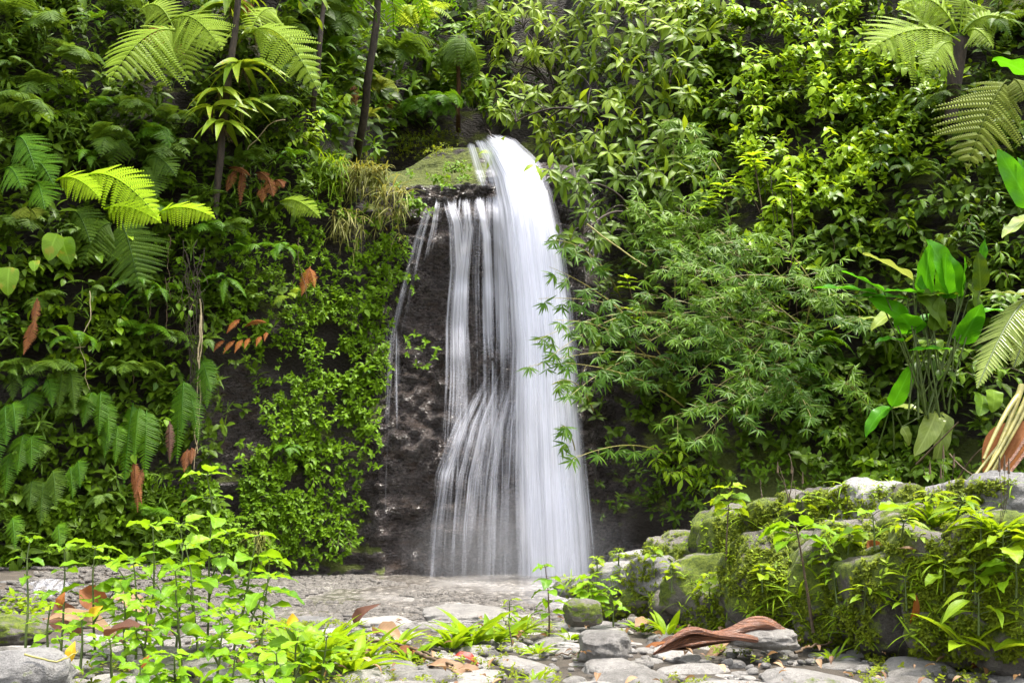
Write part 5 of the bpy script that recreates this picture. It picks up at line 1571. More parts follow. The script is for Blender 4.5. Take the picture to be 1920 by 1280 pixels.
large_leaves('tall clump of bright banana-like leaves standing in the dark part of the slope', (1742, 770), [
    (1800, 555, 1752, 458, 1.25, 'big', F_, 'heli'), (1735, 555, 1738, 470, 1.15, 'big', S_, 'heli'), (1728, 545, 1745, 505, 1.6, 'big', F_, 'heli'), (1658, 548, 1590, 505, 1.0, 'big', U_, 'heli'),
    (1645, 550, 1540, 530, 0.8, 'big', U_, 'heli'), (1708, 600, 1640, 560, 1.2, 'big', S_, 'heli'), (1722, 550, 1668, 538, 1.3, 'big', U_, 'heli'), (1716, 625, 1690, 588, 1.8, 'big', S_, 'heli'),
    (1800, 645, 1838, 580, 1.5, 'big', F_, 'heli'), (1784, 655, 1712, 650, 0.8, 'big', U_, 'heli'), (1828, 520, 1850, 455, 1.2, 'big', B_, 'heli'), (1815, 530, 1855, 590, 1.0, 'under', B_, 'heli_bent'), (1795, 552, 1730, 548, 0.9, 'under', U_, 'heli'),
    (1712, 525, 1632, 470, 0.5, 'big_pale', U_, 'heli'), (1720, 545, 1790, 600, 1.0, 'under', F_, 'heli_bent'), (1838, 545, 1838, 480, 1.4, 'under', F_, 'heli'), (1775, 560, 1770, 485, 1.3, 'big', S_, 'heli'), (1700, 560, 1612, 548, 0.7, 'big', U_, 'heli'), (1760, 590, 1700, 600, 1.0, 'big', U_, 'heli_bent'),
    (1812, 600, 1872, 560, 0.9, 'big', U_, 'heli_bent'), (1750, 620, 1765, 560, 1.3, 'under', F_, 'heli'), (1690, 640, 1650, 620, 1.2, 'big', U_, 'heli_bent'), (1800, 560, 1815, 490, 1.2, 'big', B_, 'heli')])
large_leaves('small banana-like plant with one upright bright leaf, on the bank below the tall clump', (1672, 830), [
    (1672, 762, 1710, 690, 1.0, 'big', F_, 'heli'), (1668, 762, 1618, 792, 1.1, 'big', U_, 'heli_bent'), (1672, 765, 1725, 752, 1.0, 'big_pale', U_, 'heli_bent')], 1.0)
large_leaves('pair of old pale leaves hanging straight down on the bank, one torn and yellowish', (1765, 775), [
    (1755, 772, 1738, 832, 1.0, 'big_pale', F_, 'heli_bent'), (1768, 772, 1772, 860, 0.8, 'big_pale', F_, 'heli_bent'), (1690, 800, 1715, 832, 1.2, 'big_pale', F_, 'heli_bent')], 0.9, 'hanging_leaves', 'plant')
large_leaves('glossy broad leaves overlapping at the right border beside the yellow canes', (1870, 790), [
    (1862, 730, 1870, 762, 1.8, 'vineleaf', F_, 'heli_bent'), (1840, 740, 1850, 760, 1.5, 'vineleaf', F_, 'heli_bent')], 1.0, 'broadleaf_plant', 'plant')
large_leaves('shiny dish-shaped leaves of a young banana-like plant left of the tall clump', (1650, 660), [
    (1690, 585, 1635, 590, 1.5, 'big_pale', U_, 'heli_bent'), (1640, 595, 1570, 608, 0.7, 'big_pale', U_, 'heli'), (1700, 640, 1720, 620, 1.6, 'vineleaf', U_, 'heli')], 1.0, 'young_heliconia')


def grd(px, d):
    p = P(px, 956, d)
    return A([p[0], p[1], float(G(p[0], p[1]))])


def torn_leaf(label, p, q, up, w, mat, n=34, root=None):
    """a banana leaf split into strips along its veins"""
    base = A(root)
    o = thing('banana_leaf_plant', label, 'banana plant', base)
    c = arc(A(p) - base, A(q) - base, 0.12, 16)
    b = Buf()
    frond(b, c, nrm(A(up)), w, n, 'simple', 0.6, rng_of(label), 0.02, 0.12, 0.75)
    b.build('leaf', M[mat], o)
    s = Buf()
    s.tube(np.concatenate([arc([0, 0, 0], c[0], 0.1, 8), c[1:]]), 0.03, 0.008, 6)
    s.build('leaf_stalk', M['stem'], o)
d_b = 13.2
torn_leaf('large torn pale banana leaf slanting down at the right border', P(1925, 560, d_b), P(1832, 728, d_b - 0.6), (-0.5, -0.75, 0.5), 0.42, 'big_pale', root=grd(1990, d_b))
torn_leaf('second pale banana leaf hanging behind the large torn one', P(1950, 600, d_b + 0.3), P(1900, 690, d_b), (-0.3, -0.8, 0.5), 0.36, 'big_pale', root=grd(2000, d_b + 0.3))
large_leaves('long green banana-like leaves reaching in from the right border above the torn leaf', (1985, 560), [
    (1935, 390, 1878, 290, 0.9, 'big', S_, 'heli'), (1935, 145, 1872, 102, 0.9, 'big', U_, 'heli'), (1940, 400, 1885, 432, 0.9, 'big_pale', U_, 'heli'), (1930, 350, 1915, 300, 1.0, 'big', F_, 'heli'), (1930, 555, 1858, 542, 0.7, 'big_pale', U_, 'heli')], name='banana_plant', cat='banana plant', d=d_b)

# dry canes and sheath heaped at the right border
def canes_heap(label, rows, mat, r, d, name, cat='dead stalk', group=None):
    base = P(rows[0][0], rows[0][1], d)
    o = thing(name, label, cat, base, group)
    for k, (a, b_, c_, e_) in enumerate(rows):
        b = Buf()
        p, q = P(a, b_, d) - base, P(c_, e_, d - 0.35) - base
        b.tube(arc(p, q, 0.05 * ((k % 3) - 1), 9) + A([0, 0.03 * k, 0]), r * (0.7 + 0.15 * (k % 4)), r * 0.5, 6)
        b.build('stalk', M[mat], o)
canes_heap('sheaf of yellow-green dry stalks leaning at the right border behind the boulder wall', [(1928, 735, 1835, 905), (1930, 760, 1845, 915), (1915, 740, 1850, 860), (1925, 720, 1860, 880), (1935, 770, 1840, 890), (1925, 790, 1870, 905)], 'cane', 0.030, 9.6, 'dry_stalks')
canes_heap('reddish dry stalk lying across the orange leaf sheath', [(1935, 800, 1855, 905), (1940, 830, 1885, 900)], 'sheath', 0.025, 9.4, 'dry_stalk')
canes_heap('long brown twigs lying across the bank left of the yellow stalks', [(1780, 850, 1850, 900), (1720, 870, 1800, 790), (1800, 900, 1860, 830)], 'vine', 0.012, 10.2, 'dry_twigs', 'twig')
sh = Buf()
sh.inst(leaf_tpl(ellip, 0.22, 14, 6, 0.9, 0.1), frames((P(1850, 905, 9.5) - P(1945, 790, 9.7))[None], A([(-0.4, -0.6, 0.7)]), 1.0, 0.95, 1.0), P(1945, 790, 9.7)[None])
tag(sh.build('leaf_sheath', M['dead']), 'broad orange-brown dry leaf sheath under the sheaf of yellow stalks', 'dead leaf')
roots('thin straight dark stems rising in front of the heart-leaved climbers', [[(1452, 360), (1462, 480), (1478, 600)], [(1500, 480), (1508, 560), (1512, 640)], [(1445, 330), (1452, 420)]], 'bark', 0.014, 1.0, 'thin_stems')
roots('pale thread-like roots dangling above the bamboo thicket', [[(1485, 480), (1490, 560), (1500, 610)], [(1478, 500), (1482, 580)], [(1560, 430), (1568, 500), (1585, 520)]], 'vine', 0.007, 1.1)
roots('slanting dry bamboo pole in the shade right of the main curtain', [[(1100, 420), (1180, 480), (1215, 500)]], 'cane', 0.018, 1.0, 'dry_pole')
roots('thin wiry stems standing at the edge of the dark hollow by the curtain', [[(1262, 280), (1258, 340)], [(1300, 330), (1290, 400)], [(1230, 300), (1236, 350)]], 'vine_pale', 0.006, 1.1)

# low growth over the bank behind the boulder wall and along both sides of the stream bed
def ground_cover(name, n, xr, yr, mat, ll, tpl, seed, test, gap=0.4):
    rng = rng_of(name, seed)
    x, y = rng.uniform(*xr, n), rng.uniform(*yr, n)
    ok = test(x, y) & (fbm(np.stack([x * 1.1, y * 1.1, 0 * x + seed], -1), 83, 3) > gap)
    x, y = x[ok], y[ok]
    b = Buf()
    shoots(b, np.stack([x, y, G(x, y) + 0.03], -1), nrm(A([0, 0, 1.0]) + rng.normal(0, 0.3, (len(x), 3))), ll * rng.uniform(0.6, 1.3, len(x)), 7, tpl, rng, rng.uniform(0.2, 0.9, len(x)), 0.9)
    tag(b.build(name, M[mat]), kind='stuff')
bank = lambda x, y: (wall_side(x, y) > 1.0) & (y < F(x, 1.0 + 0 * x))
ground_cover('undergrowth', 2600, (2.2, 10), (5, 16.5), 'creeper', 0.17, 'ovate_s', 41, bank)
ground_cover('undergrowth', 1100, (2.2, 10), (5, 16.5), 'vineleaf', 0.26, 'ellip_s', 42, bank)
ground_cover('undergrowth', 1500, (-10, -3.0), (4.0, 12.0), 'weed', 0.12, 'ovate_s', 43, lambda x, y: (x < -3.2 - 0.25 * (y - 4)))
# ================================================================== BOULDER WALL
def stone_at(px, py, d, w, h, label, mat='boulder', dep=None, **k):
    s = d / FPX
    return boulder(P(px, py, d), (w * s, dep or max(w, h) * s * 0.9, h * s), label, mat, **k)
g1 = 'boulders of the wall'
W_ = [
    (1100, 1100, 10.9, 130, 50, 'pale low stone at the stream end of the boulder wall', 'boulder_bare'),
    (1180, 1085, 10.3, 140, 70, 'flat sunny stone behind the yellow-green weeds at the stream end of the wall', 'boulder_bare'),
    (1195, 1052, 10.6, 100, 46, 'small pale stone sticking up through yellow weeds at the low end of the wall', 'boulder_bare'),
    (1255, 1085, 9.7, 150, 90, 'sunlit grey stone with a bare top in the low part of the wall', 'boulder_bare'),
    (1300, 1040, 9.9, 140, 90, 'round mossy boulder, first tall one from the stream end', 'boulder'),
    (1390, 1020, 9.4, 150, 150, 'tall moss-covered boulder beside the long-stemmed herb', 'boulder'),
    (1475, 990, 9.0, 140, 110, 'grey-topped boulder on the crest right of the long-stemmed herb', 'boulder'),
    (1550, 965, 8.7, 140, 100, 'low rounded boulder with yellow grass over its top', 'boulder'),
    (1640, 960, 8.3, 150, 120, 'square-edged bare grey boulder on the crest of the wall', 'boulder_bare'),
    (1710, 1000, 7.9, 170, 110, 'dark-fronted boulder below the square-edged one', 'boulder'),
    (1795, 945, 8.1, 170, 90, 'long flat pale boulder on the crest, behind the brown seed heads', 'boulder_bare'),
    (1900, 940, 7.6, 150, 120, 'large smooth grey boulder at the right end of the crest', 'boulder_bare'),
    (1345, 1110, 9.0, 190, 150, 'mossy stone low in the wall above the curled brown leaf sheath', 'boulder'),
    (1460, 1095, 8.4, 210, 190, 'mossy stone at the middle foot of the wall, hidden behind weeds', 'boulder'),
    (1580, 1100, 7.9, 220, 230, 'steep moss-hung stone in the middle of the wall', 'boulder'),
    (1680, 1125, 7.3, 210, 240, 'dark upright stone under the small hanging moss, right of the red leaf', 'boulder'),
    (1790, 1110, 6.9, 220, 270, 'big dark stone with a brown bare face behind the rosette of long leaves', 'boulder'),
    (1900, 1110, 6.6, 220, 300, 'dark mossy stone closing the wall at the right border', 'boulder'),
]
for k, (a, b_, d, w_, h_, lab, mt) in enumerate(W_):
    stone_at(a, b_, d, w_, h_, lab, mt, seed=k, group=None, rot=rng_of(k).uniform(-0.4, 0.4), name='wall_boulder')

# smaller stones packed between the large ones
FILL = [(1140, 1130, 10.3), (1210, 1130, 9.9), (1270, 1140, 9.4), (1330, 1150, 8.9), (1395, 1110, 8.8), (1400, 1160, 8.4), (1440, 1040, 8.8), (1520, 1020, 8.4), (1530, 1150, 7.8), (1600, 1010, 8.0), (1620, 1160, 7.4), (1650, 1050, 7.6), (1720, 1060, 7.2),
        (1740, 1180, 6.8), (1750, 980, 7.6), (1850, 1000, 7.1), (1830, 1190, 6.5), (1860, 1080, 6.7), (1920, 1000, 6.9), (1350, 1060, 9.3), (1240, 1050, 10.0), (1160, 1105, 10.4), (1700, 950, 8.2), (1590, 940, 8.5), (1430, 960, 9.1), (1500, 950, 8.9), (1340, 1000, 9.7)]
for k, (a, b_, d) in enumerate(FILL):
    r_ = rng_of('fill', k)
    stone_at(a, b_, d - 0.1, r_.uniform(70, 110), r_.uniform(50, 90), 'small mossy stone wedged between the large boulders of the wall', 'boulder', seed=50 + k, sub=4, group='small stones of the wall', rot=r_.uniform(-1, 1), name='wall_boulder', cat='stone')

# ================================================================== COBBLED BANK
def on_ground(px, py, d):
    p = P(px, py, d)
    return A([p[0], p[1], float(G(p[0], p[1]))])

def gp(px, py):
    """the ground point seen at a photo point"""
    for d in np.arange(4.0, 20, 0.02):
        p = P(px, py, d)
        if p[2] <= G(p[0], p[1]):
            return A([p[0], p[1], float(G(p[0], p[1]))])
    return P(px, py, 19)

rng = rng_of('cobbles')
spots = []
for _ in range(12000):
    y = rng.uniform(4.9, 9.9)
    x = rng.uniform(-3.6, 4.6)
    r = (rng.uniform(0.13, 0.25) if rng.uniform() < 0.75 or len(spots) < 60 else rng.uniform(0.07, 0.12)) * (0.78 + 0.3 * (y < 7))
    if wall_side(x, y) > -0.05 or (y > 8.8 and x < -1.4):
        continue
    if all((x - a) ** 2 + ((y - b_) * 1.1) ** 2 > ((r + c_) * 0.74) ** 2 for a, b_, c_ in spots):
        spots.append((x, y, r))
    if len(spots) >= 290:
        break
kinds = [boulder((0, 0, -50), (1, 0.85, 0.55), 'grey rounded cobblestone bedded in the stream bank', 'cobble', 'cobblestone', 'cobblestone', 'cobblestones of the stream bank', seed=k, sub=4, rough=0.20, block=0.3, flat=0.85) for k in range(7)]
used = set()
for i, (x, y, r) in enumerate(spots):
    k = i % 7
    o = kinds[k] if k not in used else kinds[k].copy()
    if k in used:
        COL.objects.link(o)
    used.add(k)
    s = 2 * r
    o.location = (x, y, float(G(x, y)) + 0.02 * rng.uniform(-1, 1) - 0.035)
    o.rotation_euler = (rng.normal(0, 0.10), rng.normal(0, 0.10), rng.uniform(0, 6.28))
    o.scale = (s * rng.uniform(0.9, 1.25), s, s * rng.uniform(0.5, 0.75))
stone_at(1130, 1210, 7.0, 105, 62, 'dome-shaped dark-sided stone standing up among the flat cobbles', 'cobble', name='stone', cat='stone', flat=0.8, seed=1)
stone_at(45, 1272, 4.9, 190, 110, 'large smooth grey boulder in the corner under the left herbs', 'boulder_bare', name='stone', cat='boulder', seed=2)
stone_at(1090, 1150, 8.5, 75, 50, 'small grey stone beside the yellowing herb at the stream edge', 'boulder', name='stone', cat='stone', seed=4)
stone_at(1425, 1195, 7.2, 130, 40, 'flat pale stone lying under the brown leaf sheath', 'cobble', name='stone', cat='stone', seed=5)
stone_at(15, 1180, 8.0, 160, 60, 'low mossy stone below the small cascade', 'boulder', name='stone', cat='stone', seed=6)
stone_at(720, 1172, 9.6, 140, 34, 'low wet stone ledge under the first grass clump by the stream', 'cobble', name='stone', cat='stone', seed=7)
stone_at(590, 1170, 9.8, 110, 30, 'reddish wet stone at the stream edge behind the left herbs', 'boulder_bare', name='stone', cat='stone', seed=8)
stone_at(880, 1155, 10.2, 190, 36, 'long wet stone ledge in front of the stream', 'cobble', name='stone', cat='stone', seed=9)

rng = rng_of('far cobbles')
far = []
for _ in range(3000):
    y, x, r = rng.uniform(9.6, 14.5), rng.uniform(-4.5, 1.6), rng.uniform(0.12, 0.30)
    if wall_side(x, y) > -0.1 or fbm(A([x * 0.8, y * 0.5, 2.0]), 77, 2) < 0.44:
        continue
    if all((x - a) ** 2 + (y - b_) ** 2 > (0.95 * (r + c_)) ** 2 for a, b_, c_ in far):
        far.append((x, y, r))
    if len(far) >= 48:
        break
for i, (x, y, r) in enumerate(far):
    o = kinds[i % 7].copy()
    COL.objects.link(o)
    o['label'] = 'flat worn stone lying half sunk in the shallow gravelly stream'
    o['group'] = 'flat stones in the stream'
    o.name = 'stream_stone'
    o.location = (x, y, max(0.02, float(G(x, y))) - 0.01)
    o.rotation_euler = (0, 0, rng.uniform(0, 6.28))
    o.scale = (2.4 * r, 2 * r, r * rng.uniform(0.35, 0.7))

# moss between cobbles and on the wall
def moss_cover(name, pts, ll, mat, seed, n_leaf=6, tpl='ovate_s'):
    rng = rng_of(name, seed)
    b = Buf()
    ax = nrm(A([0, -0.2, 1.0]) + rng.normal(0, 0.35, (len(pts), 3)))
    shoots(b, A(pts), ax, ll * rng.uniform(0.6, 1.3, len(pts)), n_leaf, tpl, rng, rng.uniform(0.3, 0.9, len(pts)))
    tag(b.build(name, M[mat]), kind='stuff')
rng = rng_of('mossy')
pts = []
for _ in range(5200):
    y, x = rng.uniform(5.0, 9.8), rng.uniform(-2.4, 4.0)
    if wall_side(x, y) > -0.05:
        continue
    if fbm(A([x * 1.3, y * 1.3, 0]), 61, 3) < 0.53:
        continue
    if any((x - a) ** 2 + (y - b_) ** 2 < (c_ * 0.85) ** 2 for a, b_, c_ in spots):
        continue
    pts.append((x, y, float(G(x, y)) + 0.02))
moss_cover('moss', pts, 0.035, 'moss', 1)
rng = rng_of('pebbles')
k = 1300
x, y = rng.uniform(-2.8, 4.2, k), rng.uniform(4.8, 10.6, k)
ok = (wall_side(x, y) < 0) & (fbm(np.stack([x * 1.1, y * 1.1, 0 * x], -1), 91, 3) > 0.4)
x, y = x[ok], y[ok]
k = len(x)
sz = rng.uniform(0.02, 0.09, k)
b = Buf()
b.inst(peb, frames(nrm(rng.normal(0, 1, (k, 3)) * A([1, 1, 0.25])), A([0, 0, 1.0]), sz * rng.uniform(0.8, 1.5, k), sz, sz * 0.6), np.stack([x, y, G(x, y) + 0.0], -1), rng.uniform(0, 1, k))
tag(b.build('gravel', M['cobble']), kind='stuff')

# a cover of tiny weeds on the wall: rays dropped on the boulders
dg = bpy.context.evaluated_depsgraph_get()
dg.update()
def wall_hits(n, seed, x0=1050, x1=1940, y0=900, y1=1235, test=lambda p, nn: True, g=0.5, s=60):
    rng = rng_of('wh', seed)
    out = []
    org = Vector((0, 0, CZ))
    for _ in range(n):
        px, py = rng.uniform(x0, x1), rng.uniform(y0, y1)
        if fbm(A([px / s, py / s, seed]), 71, 3) < g:
            continue
        v = P(px, py, 1.0) - A([0, 0, CZ])
        ok, loc, nn, idx, ob, mw = scene.ray_cast(dg, org, Vector(v).normalized())
        if ok and ob.name.startswith('wall_boulder') and test(loc, nn):
            out.append((tuple(loc), tuple(nn)))
    return out
hs = wall_hits(8000, 1, g=0.44, test=lambda p, n_: n_[2] < 0.72)
rng = rng_of('walloss')
pp, nn = A([h[0] for h in hs]), A([h[1] for h in hs])
b = Buf()
shoots(b, pp, nrm(nn + A([0, 0, 0.35])), 0.034 * rng.uniform(0.6, 1.3, len(pp)), 6, 'ovate_s', rng, rng.uniform(0.2, 0.8, len(pp)))
tag(b.build('moss', M['moss']), kind='stuff')
hs = wall_hits(1100, 2, g=0.49, test=lambda p, n_: -0.1 < n_[2] < 0.8)
pp, nn = A([h[0] for h in hs]), A([h[1] for h in hs])
b = Buf()
shoots(b, pp, nrm(nn * 0.7 + A([0, 0, 0.8])), 0.055 * rng.uniform(0.5, 1.4, len(pp)), 6, 'ellip_s', rng, rng.uniform(0.3, 1.0, len(pp)), 1.0)
tag(b.build('small_weeds', M['weed']), kind='stuff')
hs = wall_hits(260, 3, g=0.55)
pp, nn = A([h[0] for h in hs]), A([h[1] for h in hs])
b = Buf()
shoots(b, pp, nrm(nn * 0.5 + A([0, 0, 1.0])), 0.22 * rng.uniform(0.6, 1.3, len(pp)), 6, 'blade', rng, rng.uniform(0.2, 1.0, len(pp)), 0.1)
tag(b.build('grass', M['grass']), kind='stuff')

def wall_pt(px, py):
    v = P(px, py, 1.0) - A([0, 0, CZ])
    ok, loc, n_, idx, ob, mw = scene.ray_cast(dg, Vector((0, 0, CZ)), Vector(v).normalized())
    return A(loc[:]) if ok and loc[1] < 12 else gp(px, py)

def wherb(px, top, base, label, **k):
    p = wall_pt(px, base)
    top = top + 12 if 'r' not in k else top
    d = max(4.5, p[1] - 0.05)
    kw = dict(nodes=4, ll=0.17, per=2, bare=0.5, mat='weed', name='wall_herb', group='herbs rooted on the boulder wall')
    kw.update(k)
    return herb(px, top, base, d, label, **kw)
wherb(1362, 910, 1050, 'long-stemmed herb with a bright leafy head standing before the tall mossy boulder', nodes=4, ll=0.19, per=5, bare=0.72, stem_mat='stem_brown')
wherb(1525, 975, 1185, 'tall dark-stemmed herb with broad lime leaves in front of the wall middle', nodes=4, ll=0.30, per=2, bare=0.85, lean=-0.2, stem_mat='stem_brown', r=0.014, mat='herb')
wherb(1640, 945, 1030, 'herb with one big upright lime leaf and a brown dead leaf at its base', nodes=2, ll=0.34, per=2, bare=0.5, mat='herb')
wherb(1160, 1015, 1060, 'thin yellow herb at the low stream end of the wall', ll=0.10)
wherb(1120, 1030, 1070, 'yellow-leaved weed leaning over the pale low stone', ll=0.10)
wherb(1225, 1010, 1060, 'fine yellow-green weed tuft on the first boulders of the wall', ll=0.12, per=3)
wherb(1260, 1040, 1110, 'bright weed between the sunlit grey stone and the round mossy boulder', ll=0.13, per=3)
wherb(1330, 1060, 1130, 'leafy weed in the shade under the long-stemmed herb', ll=0.14, per=3)
wherb(1430, 1045, 1110, 'oval-leaved weed hanging in the crevice right of the tall mossy boulder', ll=0.13, per=3)
wherb(1500, 925, 985, 'small weed sprouting on the crest beside the grey-topped boulder', ll=0.15, per=3)
wherb(1590, 975, 1040, 'broad-leaved weed under the low rounded boulder', ll=0.17, per=3)
wherb(1570, 1050, 1130, 'narrow-leaved weed with yellow tips in the middle of the wall', ll=0.16, per=3, tpl='ellip')
wherb(1480, 1060, 1150, 'tangled weed low in the wall above the curled sheath', ll=0.13, per=3, tpl='ellip')
wherb(1620, 1080, 1150, 'weed with pale long leaves beside the hanging moss', ll=0.16, tpl='ellip', per=3)
wherb(1700, 1065, 1145, 'leaning plant with long green leaves halfway up the dark stones', ll=0.20, tpl='ellip', per=2, bare=0.2)
wherb(1745, 905, 970, 'bright bushy weed behind the brown seed heads', ll=0.18, per=4, tpl='ellip')
wherb(1790, 915, 980, 'bright bushy weed right of the brown seed heads on the crest', ll=0.18, per=4, tpl='ellip')
wherb(1840, 940, 1020, 'yellow-green weed in front of the long flat pale boulder', ll=0.18, per=3, tpl='ellip')
wherb(1880, 975, 1060, 'tall leafy weed before the large smooth boulder', ll=0.20, per=3)
wherb(1905, 1030, 1120, 'big-leaved weed at the right border', ll=0.24, per=2, mat='herb')
wherb(1830, 1040, 1130, 'spoon-leaved weed on the big dark stone', ll=0.18, per=2)
wherb(1770, 1030, 1110, 'round-leaved weed left of the spoon-leaved one', ll=0.16, per=2)
wherb(1835, 1095, 1190, 'green plant with upright broad leaves rooted under the big dark stone', ll=0.24, per=2, tpl='ellip')
wherb(1690, 955, 1010, 'lime weed on top of the dark-fronted boulder', ll=0.15, per=3, tpl='ellip')
wherb(1550, 1010, 1075, 'lime shrubby weed below the crest, right of the tall dark-stemmed herb', ll=0.15, per=3)

rosette(wall_pt(1790, 1205) + A([0, -0.12, 0]), 'rosette of long green leaves, one standing upright, under the brown bare stone face', 7, 0.34, 'ellip', 'weed', 'plant', 'leaf_rosette', up=0.8)
rosette(wall_pt(1845, 1215) + A([0, -0.12, 0]), 'rosette with drooping green leaves right of the upright-leaved rosette', 7, 0.34, 'ellip', 'weed', 'plant', 'leaf_rosette', up=0.6)
rosette(gp(1905, 1245), 'large-leaved rosette in the corner at the foot of the wall', 6, 0.36, 'ellip', 'weed', 'plant', 'leaf_rosette', up=0.5)
rosette(wall_pt(1755, 985), 'clump of light grass with tall brown seed heads on the wall crest', 26, 0.30, 'broadblade', 'grass', stalks=4)
rosette(wall_pt(1870, 1000), 'grass clump with two dark seed heads near the right end of the wall', 22, 0.28, 'broadblade', 'grass', stalks=3)
rosette(wall_pt(1490, 960), 'grass tuft with bare dark twigs on the crest left of the square-edged boulder', 14, 0.20, 'blade', 'grass', stalks=3)
rosette(wall_pt(1570, 950), 'short yellow grass over the low rounded boulder', 40, 0.18, 'blade', 'grass')
rosette(wall_pt(1500, 1120), 'arching ribbon-leaved grass at the foot of the wall middle', 18, 0.40, 'blade', 'grass', up=0.8)
rosette(wall_pt(1540, 1080), 'fine grass above the ribbon-leaved grass', 20, 0.30, 'blade', 'grass')

# ================================================================== GRASS AND HERBS OF THE BANK
GR = [
    (720, 1150, 'flattened yellow-green grass clump lying on the wet stone ledge', 26, .22, 'blade', .5),
    (810, 1148, 'second grass clump on the stone ledge, with yellowed leaves', 22, .18, 'broadblade', .5),
    (845, 1215, 'broad-bladed bright grass at the left of the central grass patch', 18, .26, 'broadblade', 1.0),
    (880, 1210, 'tallest broad blade clump in the central grass patch', 16, .32, 'broadblade', 1.2),
    (925, 1205, 'broad grass right of the tallest clump in the central patch', 18, .24, 'broadblade', 1.0),
    (960, 1195, 'broad grass before the small herb at the stream', 18, .24, 'broadblade', 1.0),
    (985, 1180, 'thin grass at the foot of the yellowing herb', 18, .24, 'blade', 1.0),
    (745, 1215, 'small tuft beside the curled dead leaf', 12, .24, 'broadblade', 1.0),
    (770, 1240, 'small dark-edged grass tuft below the curled dead leaf', 12, .20, 'broadblade', 1.0),
    (1010, 1225, 'low yellow tuft in front of the flat cobbles', 16, .14, 'broadblade', .8),
    (1070, 1200, 'flat bright tuft left of the dome-shaped stone', 16, .18, 'broadblade', .7),
    (1250, 1190, 'upright bright tuft left of the curled sheath', 12, .22, 'broadblade', 1.3),
    (1205, 1185, 'low tuft right of the dome-shaped stone', 16, .16, 'broadblade', .8),
    (1280, 1120, 'green tuft at the foot of the mossy boulders', 20, .22, 'broadblade', .9),
    (1215, 1130, 'yellow-green tuft below the sunlit grey stone', 20, .18, 'broadblade', .8),
    (1340, 1130, 'thin-leaved tuft above the curled sheath', 18, .22, 'blade', 1.0),
    (1160, 1165, 'dark green small rosette by the yellow fallen leaf', 12, .17, 'ellip', .7),
    (1490, 1200, 'pale tuft between the sheath and the red leaf', 14, .22, 'broadblade', .8),
    (1435, 1150, 'tuft with an orange dry blade at the foot of the wall', 18, .22, 'blade', 1.0),
    (620, 1230, 'broad bright grass right of the left herbs', 18, .34, 'broadblade', 1.2),
    (580, 1262, 'tall grass blades at the bottom edge beside the left herbs', 18, .36, 'broadblade', 1.3),
    (660, 1262, 'yellowing grass clump at the bottom edge by the dry twigs', 18, .28, 'broadblade', 1.0),
    (690, 1235, 'grass tuft leaning over the dry twigs', 14, .26, 'broadblade', 1.0),
    (540, 1235, 'grass under the orange fallen leaf', 16, .30, 'broadblade', 1.2),
    (1560, 1235, 'tiny green sprig between cobbles in front of the red leaf', 8, .12, 'broadblade', 1.0),
    (1000, 1275, 'tiny sprig between cobbles at the bottom edge', 8, .10, 'broadblade', 1.0),
]
for px, py, lab, n, ll, tp, up in GR:
    rosette(gp(px, py), lab, int(n * 1.3), ll * 1.3, tp, 'grass', t0=0.55, up=up)
herb(1030, 1058, 1192, 8.2, 'dark-stemmed young herb at the stream edge in the middle of the bank', 5, 0.17, stem_mat='stem_brown', mat='herb', per=3)
herb(1105, 1070, 1165, 8.8, 'yellowing young herb right of the dark-stemmed one', 5, 0.17, mat='herb', per=3, branches=2)
herb(1150, 1085, 1160, 8.9, 'small herb with one yellow leaf beside the pale low stone', 4, 0.14, mat='herb', per=3)
herb(955, 1120, 1175, 8.8, 'slim grassy herb left of the dark-stemmed one', 4, 0.14, mat='weed', tpl='ellip')

